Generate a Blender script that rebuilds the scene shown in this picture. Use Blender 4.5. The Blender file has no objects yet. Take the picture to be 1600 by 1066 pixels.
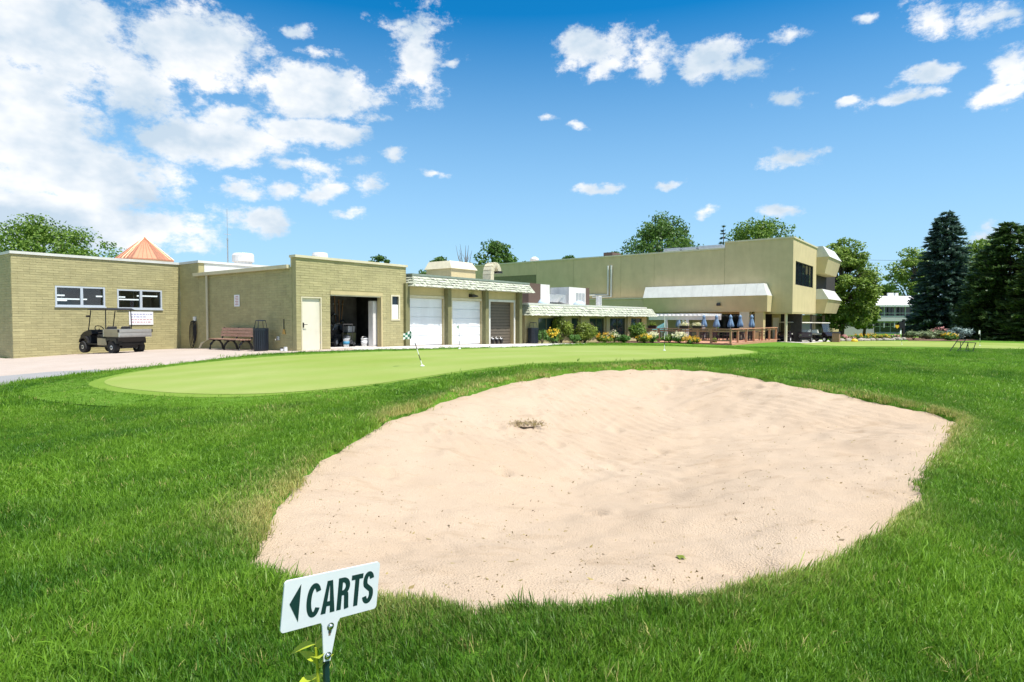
import bpy, bmesh, math, random
import numpy as np
from mathutils import Vector, Matrix
from mathutils.geometry import delaunay_2d_cdt
random.seed(7); RNG = np.random.default_rng(11)
S = bpy.context.scene
COL = S.collection
R = math.radians

# ------------------------------------------------------------------ camera
FPX = 960.0
CAMZ = 1.55
PITCH = math.atan(33 / FPX)
cam_d = bpy.data.cameras.new('camera'); cam = bpy.data.objects.new('camera', cam_d); COL.objects.link(cam)
cam.location = (0, 0, CAMZ); cam.rotation_euler = (math.pi / 2 - PITCH, 0, 0)
cam_d.sensor_width = 36; cam_d.lens = 36 * FPX / 1600; cam_d.clip_end = 3000; cam_d.clip_start = .05
S.camera = cam

def ray(px, py):
    x = (px - 800) / FPX; y = -(py - 533) / FPX
    c, s = math.cos(PITCH), math.sin(PITCH)
    return Vector((x, c + y * s, -s + y * c))          # camera looks along +Y, pitched down
def at(px, py, Y):
    d = ray(px, py); return Vector((0, 0, CAMZ)) + d * (Y / d.y)
def onz(px, py, z):
    d = ray(px, py); return Vector((0, 0, CAMZ)) + d * ((z - CAMZ) / d.z)

# ------------------------------------------------------------------ sun, sky with clouds
SUN = Vector((.39, -.25, 1)).normalized()
el = math.asin(SUN.z); az = math.atan2(SUN.x, SUN.y)
sl = bpy.data.lights.new('sun', 'SUN'); sl.energy = 4.9; sl.angle = R(.55); sl.color = (1, .955, .88)
so = bpy.data.objects.new('sun', sl); COL.objects.link(so); so.location = (30, -20, 90)
so.rotation_euler = (-SUN).to_track_quat('-Z', 'Y').to_euler()

W = bpy.data.worlds.new('World'); S.world = W; W.use_nodes = True
nt = W.node_tree; nt.nodes.clear(); N = nt.nodes; L = nt.links
def nd(t, **kw):
    n = N.new(t)
    for k, v in kw.items(): setattr(n, k, v)
    return n
def mth(op, a, b=None, c=None, clamp=False):
    n = nd('ShaderNodeMath', operation=op, use_clamp=clamp)
    for i, q in enumerate((a, b, c)):
        if q is None: continue
        if isinstance(q, (int, float)): n.inputs[i].default_value = q
        else: L.new(q, n.inputs[i])
    return n.outputs[0]
sky = nd('ShaderNodeTexSky', sky_type='NISHITA', sun_disc=False)
sky.sun_elevation = el; sky.sun_rotation = az
sky.altitude = 1600; sky.air_density = .8; sky.dust_density = .15; sky.ozone_density = 6
hs = nd('ShaderNodeHueSaturation'); hs.inputs['Saturation'].default_value = 1.3; hs.inputs['Hue'].default_value = .487
L.new(sky.outputs[0], hs.inputs['Color'])
tc = nd('ShaderNodeTexCoord'); sep = nd('ShaderNodeSeparateXYZ'); L.new(tc.outputs['Generated'], sep.inputs[0])
azn = mth('ARCTAN2', sep.outputs[0], sep.outputs[1]); eln = mth('ARCSINE', sep.outputs[2])
cmb = nd('ShaderNodeCombineXYZ'); L.new(azn, cmb.inputs[0]); L.new(eln, cmb.inputs[1])
def noise(vec, scale, det, rough=.55, typ='FBM'):
    n = nd('ShaderNodeTexNoise'); n.inputs['Scale'].default_value = scale; n.inputs['Detail'].default_value = det
    n.inputs['Roughness'].default_value = rough; L.new(vec, n.inputs['Vector']); return n
def vmth(op, a, b=None, c=None):
    n = nd('ShaderNodeVectorMath', operation=op)
    for i, q in enumerate((a, b, c)):
        if q is None: continue
        if isinstance(q, tuple): n.inputs[i].default_value = q
        else: L.new(q, n.inputs[i])
    return n
strech = vmth('MULTIPLY', cmb.outputs[0], (1, 1.5, 1)).outputs[0]
wn = noise(strech, 9, 3, .6)
wv = vmth('SUBTRACT', wn.outputs['Color'], (.5, .5, .5)).outputs[0]
pw = vmth('MULTIPLY_ADD', wv, (.085, .05, 0), cmb.outputs[0]).outputs[0]
BLOBS = [(60,45,195,75),(10,185,190,105),(120,268,200,66),(90,342,300,48),(215,140,70,60),(305,70,135,55),(495,146,115,40),
 (330,215,150,42),(490,205,105,24),(352,176,45,15),(655,78,42,55),(367,294,34,14),(446,295,20,10),(496,300,26,15),
 (577,279,28,17),(625,233,22,12),(410,342,55,20),(483,262,30,12),(500,88,32,9),(625,35,30,10),(930,80,56,32),(1021,90,34,32),
 (1108,92,50,26),(1178,106,42,15),(1246,53,36,10),(1462,22,34,25),(1562,20,36,18),(1236,155,32,14),(1580,116,30,28),
 (1452,116,48,13),(1415,157,48,10),(1552,150,46,10),(937,290,40,9),(1242,247,40,11),(1220,331,26,8),(1100,338,20,6),
 (902,195,17,8),(1540,366,34,14),(560,245,26,9),(520,290,22,9),(445,262,26,9),(680,270,16,6),(540,330,20,8),(705,100,18,8),(460,50,26,9),(600,180,16,7),(855,185,14,6),(1320,160,16,6),(1043,290,18,6),(1362,27,20,7)]
acc = None
for (bx_, by_, bw, bh) in BLOBS:
    d = ray(bx_, by_).normalized(); ca, ce = math.atan2(d.x, d.y), math.asin(d.z)
    k = FPX * (1 + ((bx_ - 800) / FPX) ** 2)
    if bw < 60: bw *= 1.2; bh *= 1.2
    sx, sy = k / bw, FPX * 1.1 / bh
    m = vmth('MULTIPLY_ADD', pw, (sx, sy, 0), (-ca * sx, -ce * sy, 0))
    ln = vmth('LENGTH', m.outputs[0]).outputs['Value']
    ln = mth('MULTIPLY_ADD', ln, min(1, max(.45, bw / 90)), 1 - min(1, max(.45, bw / 90)))
    acc = ln if acc is None else mth('MINIMUM', acc, ln)
# the rest of the sky carries scattered fair-weather clouds of the same kind
gn_ = noise(strech, 3.1, 3, .5)
outside = mth('SMOOTH_MIN', mth('MULTIPLY', mth('SUBTRACT', mth('ABSOLUTE', azn), .76), 8), 1.0, .1)
up = mth('MULTIPLY', mth('SUBTRACT', eln, .56), 8)
om = mth('MAXIMUM', mth('MAXIMUM', outside, up), 0.0, clamp=True)
gen = mth('SUBTRACT', 2.1, mth('MULTIPLY', mth('MULTIPLY', gn_.outputs[0], om), 2.35))
acc = mth('MINIMUM', acc, gen)
fb = noise(strech, 23, 7, .70)
den = mth('ADD', mth('SUBTRACT', 1.0, acc), mth('MULTIPLY', mth('SUBTRACT', fb.outputs[0], .5), 1.55))
sh = vmth('ADD', strech, (.01, .035, .0)).outputs[0]
fs = noise(sh, 8, 4, .55)
den = mth('ADD', den, mth('MULTIPLY', mth('SUBTRACT', .5, fs.outputs[0]), .75))
mr = nd('ShaderNodeMapRange', interpolation_type='SMOOTHSTEP'); L.new(den, mr.inputs[0])
mr.inputs[1].default_value = -.06; mr.inputs[2].default_value = .40; mr.inputs[3].default_value = 0; mr.inputs[4].default_value = .97
shade = nd('ShaderNodeMapRange'); L.new(mth('ADD', mth('MULTIPLY', fs.outputs[0], 1.0), mth('MULTIPLY', mth('MINIMUM', den, .8), .12)), shade.inputs[0])
shade.inputs[1].default_value = .44; shade.inputs[2].default_value = .66
cc = nd('ShaderNodeMix', data_type='RGBA'); L.new(shade.outputs[0], cc.inputs[0])
cc.inputs[6].default_value = (5.0, 5.0, 5.0, 1); cc.inputs[7].default_value = (2.8, 3.4, 4.0, 1)
hz = nd('ShaderNodeMapRange'); L.new(eln, hz.inputs[0]); hz.inputs[1].default_value = R(26); hz.inputs[2].default_value = R(3); hz.inputs[3].default_value = 0; hz.inputs[4].default_value = .88
pale = nd('ShaderNodeMix', data_type='RGBA'); L.new(hz.outputs[0], pale.inputs[0]); L.new(hs.outputs[0], pale.inputs[6]); pale.inputs[7].default_value = (2.35, 3.5, 4.3, 1)
mx = nd('ShaderNodeMix', data_type='RGBA'); L.new(mr.outputs[0], mx.inputs[0]); L.new(pale.outputs[2], mx.inputs[6]); L.new(cc.outputs[2], mx.inputs[7])
bg = nd('ShaderNodeBackground'); bg.inputs[1].default_value = .15; L.new(mx.outputs[2], bg.inputs[0])
wo = nd('ShaderNodeOutputWorld'); L.new(bg.outputs[0], wo.inputs[0])
W.cycles.sampling_method = 'MANUAL'; W.cycles.sample_map_resolution = 512

vs = S.view_settings; vs.view_transform = 'Standard'; vs.look = 'None'; vs.gamma = 1; vs.use_curve_mapping = False
vs.exposure = .54
S.render.engine = 'CYCLES'; S.cycles.use_denoising = True; S.cycles.max_bounces = 6
S.cycles.transparent_max_bounces = 6; S.cycles.sample_clamp_indirect = 6; S.cycles.caustics_reflective = False; S.cycles.caustics_refractive = False

# ------------------------------------------------------------------ materials
M = {}
STREAK = {'olive_stucco': .17, 'tan_stucco': .2, 'white_metal': .25, 'door_white': .16, 'olive_brick': .18, 'cream_trim': .3, 'white_paint': .2, 'door_cream': .2, 'ac_white': .35}
ISLAND = {'olive_brick': .08, 'shake': .22}
def mat(name, col, rough=.6, metal=0., var=0., vscale=4., bump=0., bscale=60., spec=.5, col2=None, trans=0., emit=None, coord='Object', detail=4.):
    m = bpy.data.materials.new(name); m.use_nodes = True; t = m.node_tree; n = t.nodes; l = t.links
    b = n['Principled BSDF']; b.inputs['Roughness'].default_value = rough; b.inputs['Metallic'].default_value = metal
    b.inputs['Specular IOR Level'].default_value = spec
    c4 = (*col, 1)
    if var or col2:
        c = n.new('ShaderNodeTexCoord'); no = n.new('ShaderNodeTexNoise'); no.inputs['Scale'].default_value = vscale; no.inputs['Detail'].default_value = detail
        no.inputs['Roughness'].default_value = .6
        l.new(c.outputs[coord], no.inputs['Vector'])
        mr_ = n.new('ShaderNodeMapRange'); l.new(no.outputs[0], mr_.inputs[0]); mr_.inputs[1].default_value = .3; mr_.inputs[2].default_value = .7
        mi = n.new('ShaderNodeMix'); mi.data_type = 'RGBA'; l.new(mr_.outputs[0], mi.inputs[0])
        k2 = (*col2, 1) if col2 else tuple(min(1, q * (1 + var)) for q in col) + (1,)
        k1 = c4 if col2 else tuple(q * (1 - var) for q in col) + (1,)
        mi.inputs[6].default_value = k1; mi.inputs[7].default_value = k2; l.new(mi.outputs[2], b.inputs['Base Color'])
    else: b.inputs['Base Color'].default_value = c4
    if name in STREAK:                            # rain streaks and grime run down the face
        c = n.new('ShaderNodeTexCoord'); mp = n.new('ShaderNodeMapping'); mp.inputs['Scale'].default_value = (1.1, 1.1, .2); l.new(c.outputs['Object'], mp.inputs[0])
        no = n.new('ShaderNodeTexNoise'); no.inputs['Scale'].default_value = 1.6; no.inputs['Detail'].default_value = 6; no.inputs['Roughness'].default_value = .65; l.new(mp.outputs[0], no.inputs[0])
        k = n.new('ShaderNodeMapRange'); l.new(no.outputs[0], k.inputs[0]); k.inputs[1].default_value = .48; k.inputs[2].default_value = .75; k.inputs[4].default_value = STREAK[name]
        last = b.inputs['Base Color'].links[0].from_socket; mi2 = n.new('ShaderNodeMix'); mi2.data_type = 'RGBA'; l.new(k.outputs[0], mi2.inputs[0]); l.new(last, mi2.inputs[6]); mi2.inputs[7].default_value = (col[0] * .45, col[1] * .43, col[2] * .42, 1); l.new(mi2.outputs[2], b.inputs['Base Color'])
    if name in ISLAND:                            # every brick or shake has its own tone
        g = n.new('ShaderNodeNewGeometry'); k = n.new('ShaderNodeMapRange'); l.new(g.outputs['Random Per Island'], k.inputs[0]); k.inputs[3].default_value = 1 - ISLAND[name]; k.inputs[4].default_value = 1 + ISLAND[name] * .7
        last = b.inputs['Base Color'].links[0].from_socket; vm = n.new('ShaderNodeVectorMath'); vm.operation = 'SCALE'; l.new(last, vm.inputs[0]); l.new(k.outputs[0], vm.inputs['Scale']); l.new(vm.outputs[0], b.inputs['Base Color'])
    if bump:
        c = n.new('ShaderNodeTexCoord'); no = n.new('ShaderNodeTexNoise'); no.inputs['Scale'].default_value = bscale; no.inputs['Detail'].default_value = 5
        l.new(c.outputs['Object'], no.inputs['Vector']); bp = n.new('ShaderNodeBump'); bp.inputs['Strength'].default_value = bump; bp.inputs['Distance'].default_value = .01
        l.new(no.outputs[0], bp.inputs['Height']); l.new(bp.outputs[0], b.inputs['Normal'])
    if emit: b.inputs['Emission Color'].default_value = (*emit[:3], 1); b.inputs['Emission Strength'].default_value = emit[3]
    if trans:
        b.inputs['Transmission Weight'].default_value = trans
    M[name] = m; return m
def leafmat(name, col, col2, tr=.35, rough=.5):
    m = bpy.data.materials.new(name); m.use_nodes = True; t = m.node_tree; n = t.nodes; l = t.links
    b = n['Principled BSDF']; b.inputs['Roughness'].default_value = rough; b.inputs['Specular IOR Level'].default_value = .3
    g = n.new('ShaderNodeNewGeometry'); no = n.new('ShaderNodeTexNoise'); no.inputs['Scale'].default_value = .9
    c = n.new('ShaderNodeTexCoord'); l.new(c.outputs['Object'], no.inputs['Vector'])
    ad = n.new('ShaderNodeMath'); ad.operation = 'ADD'; l.new(g.outputs['Random Per Island'], ad.inputs[0]); l.new(no.outputs[0], ad.inputs[1])
    mr_ = n.new('ShaderNodeMapRange'); l.new(ad.outputs[0], mr_.inputs[0]); mr_.inputs[1].default_value = .35; mr_.inputs[2].default_value = 1.3
    mi = n.new('ShaderNodeMix'); mi.data_type = 'RGBA'; l.new(mr_.outputs[0], mi.inputs[0]); mi.inputs[6].default_value = (*col, 1); mi.inputs[7].default_value = (*col2, 1)
    l.new(mi.outputs[2], b.inputs['Base Color'])
    tl = n.new('ShaderNodeBsdfTranslucent'); l.new(mi.outputs[2], tl.inputs[0]); ms = n.new('ShaderNodeMixShader'); ms.inputs[0].default_value = tr
    l.new(b.outputs[0], ms.inputs[1]); l.new(tl.outputs[0], ms.inputs[2]); l.new(ms.outputs[0], n['Material Output'].inputs[0])
    M[name] = m; return m
mat('olive_brick', (.395, .355, .18), .75, var=.10, vscale=2.2, bump=.5, bscale=45)
mat('olive_mortar', (.375, .335, .17), .85, var=.1)
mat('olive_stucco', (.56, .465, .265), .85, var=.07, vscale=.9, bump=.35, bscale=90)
mat('olive_trim', (.17, .165, .075), .7, var=.12, vscale=3)
mat('tan_stucco', (.50, .42, .22), .8, var=.06, vscale=1.2, bump=.2)
mat('cream_trim', (.62, .565, .40), .55, var=.05)
mat('white_metal', (.62, .62, .575), .5, var=.05, vscale=2)
mat('white_paint', (.78, .79, .80), .45, var=.04)
mat('door_white', (.74, .77, .80), .4, var=.03, vscale=1.5)
mat('door_cream', (.70, .66, .54), .45, var=.04)
mat('brown_door', (.12, .10, .075), .5, var=.1)
mat('shake', (.54, .55, .45), .8, col2=(.36, .385, .30), vscale=6, bump=.5, bscale=30)
mat('flashing', (.28, .32, .27), .4, metal=.3, var=.1)
mat('frame_grey', (.55, .60, .66), .4, metal=.2)
mat('glass_dark', (.012, .018, .025), .04, spec=.6)
mat('glass_green', (.03, .055, .05), .05, spec=.7)
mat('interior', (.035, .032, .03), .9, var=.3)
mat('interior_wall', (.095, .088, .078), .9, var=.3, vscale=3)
mat('lamp_tube', (.8, .8, .78), .5, emit=(1, .97, .9, 1.3))
mat('roof_gravel', (.62, .60, .56), .9, var=.1, vscale=8)
mat('copper', (.60, .27, .16), .42, metal=.55, var=.1, vscale=3)
mat('steel', (.5, .5, .5), .35, metal=.8, var=.1)
mat('galv', (.58, .60, .62), .42, metal=.6, var=.12, vscale=5)
mat('alu', (.72, .73, .74), .32, metal=.75, var=.06, vscale=8)
mat('ac_white', (.72, .70, .68), .5, var=.05)
mat('ac_brown', (.11, .07, .052), .7, var=.2, vscale=20)
mat('skylight', (.55, .68, .78), .15, spec=.6)
mat('black_plastic', (.012, .012, .014), .45, var=.3, vscale=6)
mat('rubber', (.018, .018, .019), .8, var=.3, vscale=12)
mat('seat_black', (.02, .02, .022), .5)
mat('tan_panel', (.33, .29, .19), .45, var=.08)
mat('bench_wood', (.27, .14, .10), .6, col2=(.38, .23, .17), vscale=9, bump=.3)
mat('navy', (.012, .017, .028), .35, var=.2, vscale=5)
mat('deck_wood', (.47, .21, .12), .65, col2=(.56, .30, .19), vscale=5, bump=.3)
mat('umbrella_blue', (.12, .21, .36), .8, col2=(.22, .33, .48), vscale=9)
mat('umbrella_teal', (.12, .32, .33), .8, var=.1)
mat('patio_dark', (.035, .018, .025), .5, var=.2)
mat('sign_white', (.74, .77, .80), .35, col2=(.67, .71, .75), vscale=7)
mat('sign_green', (.006, .035, .033), .45)
mat('notice_white', (.80, .80, .84), .4)
mat('ink_red', (.55, .28, .30), .6); mat('ink_blue', (.30, .30, .50), .6)
mat('flag_green', (.01, .15, .09), .7); mat('flag_white', (.78, .80, .78), .7)
mat('stick_white', (.8, .8, .78), .4); mat('stick_black', (.02, .02, .02), .4)
mat('yellow', (.75, .48, .02), .5, var=.1); mat('broom_wood', (.50, .30, .08), .6)
mat('bark', (.10, .075, .055), .9, var=.3, vscale=6, bump=.8, bscale=14)
mat('dead_bark', (.22, .19, .17), .9, var=.2)
mat('tool_wood', (.30, .15, .06), .6, var=.2)
mat('mulch', (.16, .09, .06), .95, var=.35, vscale=14, bump=1, bscale=30)
mat('stone', (.35, .31, .27), .9, var=.2)
mat('bucket_white', (.75, .77, .80), .4); mat('bucket_blue', (.05, .25, .42), .5)
mat('cart_beige', (.62, .60, .54), .3); mat('cart_dark', (.012, .008, .011), .25)
mat('far_grey', (.42, .45, .45), .8, var=.06); mat('far_white', (.80, .79, .80), .7)
mat('chrome', (.7, .7, .7), .15, metal=1.); mat('rust', (.20, .13, .09), .8, var=.3, vscale=40)
leafmat('leaf_mid', (.05, .12, .014), (.18, .29, .04)); leafmat('leaf_dark', (.032, .085, .014), (.11, .21, .035))
leafmat('leaf_light', (.075, .15, .02), (.25, .36, .055)); leafmat('needle_blue', (.035, .08, .06), (.13, .21, .165), .25)
leafmat('needle_dark', (.024, .06, .015), (.11, .17, .04), .25); leafmat('needle_green', (.022, .065, .016), (.11, .185, .055), .25)
leafmat('leaf_shrub', (.09, .15, .02), (.27, .34, .05)); leafmat('leaf_bed', (.05, .13, .02), (.12, .25, .05))
leafmat('petal_yellow', (.70, .42, .02), (.85, .62, .05)); leafmat('petal_orange', (.70, .36, .03), (.82, .55, .06)); leafmat('petal_cream', (.75, .70, .40), (.85, .82, .6))
leafmat('petal_pink', (.60, .20, .22), (.75, .45, .42)); leafmat('leaf_lime', (.38, .50, .02), (.60, .66, .06), .4); leafmat('leaf_bluegrey', (.14, .22, .20), (.30, .40, .38), .15)
leafmat('leaf_sage', (.12, .18, .08), (.25, .32, .16)); leafmat('sand_bits', (.10, .065, .035), (.34, .27, .10), .1)

def glassmat(name, tint, refl=.12):
    m = bpy.data.materials.new(name); m.use_nodes = True; t = m.node_tree; n = t.nodes; l = t.links; n.remove(n['Principled BSDF'])
    tr = n.new('ShaderNodeBsdfTransparent'); tr.inputs[0].default_value = (*tint, 1); gl = n.new('ShaderNodeBsdfGlossy'); gl.inputs['Roughness'].default_value = .02
    fr = n.new('ShaderNodeFresnel'); fr.inputs[0].default_value = 1.5; ad = n.new('ShaderNodeMath'); ad.operation = 'MULTIPLY_ADD'; l.new(fr.outputs[0], ad.inputs[0]); ad.inputs[1].default_value = .8; ad.inputs[2].default_value = refl * .3
    ms = n.new('ShaderNodeMixShader'); l.new(ad.outputs[0], ms.inputs[0]); l.new(tr.outputs[0], ms.inputs[1]); l.new(gl.outputs[0], ms.inputs[2]); l.new(ms.outputs[0], n['Material Output'].inputs[0]); M[name] = m
glassmat('window_glass', (.78, .84, .88)); glassmat('clear_plastic', (.75, .8, .82))
def ground_mat(name, c1, c2, c3, s1, s2, bump=.4, rough=.9, bscale=120, stripe=None, blotch=None):
    """layered noise ground cover: two scales of colour, fine relief"""
    m = bpy.data.materials.new(name); m.use_nodes = True; t = m.node_tree; n = t.nodes; l = t.links
    b = n['Principled BSDF']; b.inputs['Roughness'].default_value = rough; b.inputs['Specular IOR Level'].default_value = .15
    c = n.new('ShaderNodeTexCoord')
    def nz(s, d, r=.6):
        q = n.new('ShaderNodeTexNoise'); q.inputs['Scale'].default_value = s; q.inputs['Detail'].default_value = d; q.inputs['Roughness'].default_value = r
        l.new(c.outputs['Object'], q.inputs['Vector']); k = n.new('ShaderNodeMapRange'); l.new(q.outputs[0], k.inputs[0]); k.inputs[1].default_value = .32; k.inputs[2].default_value = .68; return k.outputs[0], q
    a, _ = nz(s1, 5); f, q2 = nz(s2, 8, .75)
    m1 = n.new('ShaderNodeMix'); m1.data_type = 'RGBA'; l.new(a, m1.inputs[0]); m1.inputs[6].default_value = (*c1, 1); m1.inputs[7].default_value = (*c2, 1)
    m2 = n.new('ShaderNodeMix'); m2.data_type = 'RGBA'; l.new(m1.outputs[2], m2.inputs[6]); m2.inputs[7].default_value = (*c3, 1)
    ff = n.new('ShaderNodeMath'); ff.operation = 'MULTIPLY'; l.new(f, ff.inputs[0]); ff.inputs[1].default_value = .55; l.new(ff.outputs[0], m2.inputs[0])
    out = m2.outputs[2]
    if stripe:                                   # mowing bands: nap of the turf in alternating passes
        ang, sc, amt, cs = stripe
        mp = n.new('ShaderNodeMapping'); mp.inputs['Rotation'].default_value = (0, 0, ang); l.new(c.outputs['Object'], mp.inputs[0])
        wv_ = n.new('ShaderNodeTexWave'); wv_.inputs['Scale'].default_value = sc; wv_.inputs['Distortion'].default_value = 1.6; wv_.inputs['Detail'].default_value = 3; wv_.inputs['Detail Scale'].default_value = .6
        l.new(mp.outputs[0], wv_.inputs[0]); m3 = n.new('ShaderNodeMix'); m3.data_type = 'RGBA'; k = n.new('ShaderNodeMath'); k.operation = 'MULTIPLY'
        l.new(wv_.outputs['Fac'], k.inputs[0]); k.inputs[1].default_value = amt; l.new(k.outputs[0], m3.inputs[0]); l.new(out, m3.inputs[6]); m3.inputs[7].default_value = (*cs, 1); out = m3.outputs[2]
    if blotch:                                   # damp, scuffed patches
        mp = n.new('ShaderNodeMapping'); mp.inputs['Scale'].default_value = (1, 2.1, 1); mp.inputs['Rotation'].default_value = (0, 0, .35); l.new(c.outputs['Object'], mp.inputs[0])
        q = n.new('ShaderNodeTexNoise'); q.inputs['Scale'].default_value = 1.5; q.inputs['Detail'].default_value = 7; q.inputs['Roughness'].default_value = .68; l.new(mp.outputs[0], q.inputs[0])
        k = n.new('ShaderNodeMapRange'); l.new(q.outputs[0], k.inputs[0]); k.inputs[1].default_value = .55; k.inputs[2].default_value = .80; k.inputs[4].default_value = .75
        m4 = n.new('ShaderNodeMix'); m4.data_type = 'RGBA'; l.new(k.outputs[0], m4.inputs[0]); l.new(out, m4.inputs[6]); m4.inputs[7].default_value = (*blotch, 1); out = m4.outputs[2]
    l.new(out, b.inputs['Base Color'])
    bn = n.new('ShaderNodeTexNoise'); bn.inputs['Scale'].default_value = bscale; bn.inputs['Detail'].default_value = 6; l.new(c.outputs['Object'], bn.inputs['Vector'])
    bp = n.new('ShaderNodeBump'); bp.inputs['Strength'].default_value = bump; bp.inputs['Distance'].default_value = .02; l.new(bn.outputs[0], bp.inputs['Height']); l.new(bp.outputs[0], b.inputs['Normal'])
    M[name] = m; return m
ground_mat('turf', (.05, .16, .008), (.10, .22, .014), (.16, .275, .028), .35, 22, .9, stripe=(R(-28), .16, .35, (.10, .22, .03)))
ground_mat('fringe_turf', (.075, .18, .012), (.11, .22, .02), (.15, .255, .03), .5, 26, .6)
ground_mat('green_turf', (.20, .265, .045), (.30, .345, .115), (.245, .305, .075), .26, 5, .2, stripe=(R(60), .16, .28, (.17, .28, .03)))
ground_mat('collar_turf', (.135, .23, .024), (.185, .275, .04), (.16, .255, .035), .4, 14, .4)
ground_mat('sand', (.51, .395, .285), (.55, .44, .33), (.36, .26, .175), .7, 95, 1., bscale=70, blotch=(.33, .235, .145))
ground_mat('paving', (.43, .36, .305), (.49, .42, .37), (.35, .29, .25), .8, 16, .3)
ground_mat('concrete', (.58, .54, .50), (.64, .61, .57), (.50, .47, .44), .6, 14, .2)
ground_mat('asphalt', (.26, .26, .26), (.33, .33, .33), (.22, .22, .22), .6, 25, .4)

# ------------------------------------------------------------------ mesh helpers
class MB:
    def __init__(s, off=(0, 0, 0)): s.v = []; s.f = []; s.o = off
    def add(s, vs, fs):
        k = len(s.v); o = s.o
        s.v += [(p[0] - o[0], p[1] - o[1], p[2] - o[2]) for p in vs]; s.f += [tuple(i + k for i in f) for f in fs]; return s
    def box(s, x0, x1, y0, y1, z0, z1):
        if x0 > x1: x0, x1 = x1, x0
        if y0 > y1: y0, y1 = y1, y0
        if z0 > z1: z0, z1 = z1, z0
        return s.add([(x0,y0,z0),(x1,y0,z0),(x1,y1,z0),(x0,y1,z0),(x0,y0,z1),(x1,y0,z1),(x1,y1,z1),(x0,y1,z1)],
                     [(0,3,2,1),(4,5,6,7),(0,1,5,4),(1,2,6,5),(2,3,7,6),(3,0,4,7)])
    def hexa(s, b, t):                       # bottom and top loops of equal length
        n = len(b); return s.add(list(b) + list(t), [tuple(range(n))[::-1], tuple(range(n, 2 * n))] + [(i, (i + 1) % n, n + (i + 1) % n, n + i) for i in range(n)])
    def tube(s, pts, r, n=6, cap=True):
        pts = [Vector(p) for p in pts]; rr = r if isinstance(r, (list, tuple)) else [r] * len(pts); vs = []; fs = []
        for i, p in enumerate(pts):
            t = (pts[min(i + 1, len(pts) - 1)] - pts[max(i - 1, 0)]).normalized()
            a = t.cross(Vector((0, 0, 1)) if abs(t.z) < .95 else Vector((1, 0, 0))).normalized(); b = t.cross(a)
            for k in range(n):
                q = 2 * math.pi * k / n; vs.append(tuple(p + (a * math.cos(q) + b * math.sin(q)) * rr[i]))
        for i in range(len(pts) - 1):
            for k in range(n): fs.append((i*n+k, i*n+(k+1)%n, (i+1)*n+(k+1)%n, (i+1)*n+k))
        if cap: fs += [tuple(range(n))[::-1], tuple(range((len(pts)-1)*n, len(pts)*n))]
        return s.add(vs, fs)
    def lathe(s, prof, c=(0, 0, 0), n=16, axis='z'):
        vs = []; fs = []
        for (r, h) in prof:
            for k in range(n):
                q = 2 * math.pi * k / n; a, b = r * math.cos(q), r * math.sin(q)
                vs.append((c[0]+a, c[1]+b, c[2]+h) if axis == 'z' else (c[0]+a, c[1]+h, c[2]+b))
        m = len(prof)
        for i in range(m - 1):
            for k in range(n):
                f = (i*n+k, i*n+(k+1)%n, (i+1)*n+(k+1)%n, (i+1)*n+k); fs.append(f if axis == 'z' else f[::-1])
        fs += [tuple(range(n))[::-1], tuple(range((m-1)*n, m*n))]
        return s.add(vs, fs)
    def prism(s, poly, y0, y1, plane='xz'):   # polygon in a plane swept along the third axis
        g = {'xz': lambda a, b, c: (a, c, b), 'yz': lambda a, b, c: (c, a, b), 'xy': lambda a, b, c: (a, b, c)}[plane]
        return s.hexa([g(a, b, y0) for a, b in poly], [g(a, b, y1) for a, b in poly])
    def build(s, name, m, parent=None, smooth=False, bevel=0, kind=None):
        me = bpy.data.meshes.new(name); me.from_pydata(s.v, [], s.f)
        b = bmesh.new(); b.from_mesh(me); bmesh.ops.recalc_face_normals(b, faces=b.faces)
        if bevel: bmesh.ops.bevel(b, geom=list(b.edges), offset=bevel, segments=1, affect='EDGES', clamp_overlap=True)
        b.to_mesh(me); b.free()
        if smooth: me.shade_smooth()
        o = bpy.data.objects.new(name, me); COL.objects.link(o); me.materials.append(M[m])
        if parent: o.parent = parent
        if kind: o['kind'] = kind
        return o
def raw(name, vs, fs, m, parent=None, kind=None, smooth=False):
    me = bpy.data.meshes.new(name); me.from_pydata(vs, [], fs); me.update()
    if smooth: me.shade_smooth()
    o = bpy.data.objects.new(name, me); COL.objects.link(o); me.materials.append(M[m])
    if parent: o.parent = parent
    if kind: o['kind'] = kind
    return o
def tag(o, label, cat, group=None):
    o['label'] = label; o['category'] = cat
    if group: o['group'] = group
    return o
def thing(name, label, cat, loc=(0, 0, 0), rz=0, group=None):
    o = bpy.data.objects.new(name, None); o.empty_display_size = .2; COL.objects.link(o); o.location = loc; o.rotation_euler = (0, 0, rz)
    return tag(o, label, cat, group)
def dup(root, loc, rz, label, group=None, scale=1):
    r = root.copy(); COL.objects.link(r); r.location = loc; r.rotation_euler = (0, 0, rz); r.scale = (scale,) * 3; r['label'] = label
    if group: r['group'] = group
    for ch in root.children:
        c = ch.copy(); COL.objects.link(c); c.parent = r
        for g in ch.children:
            e = g.copy(); COL.objects.link(e); e.parent = c
    return r

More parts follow.
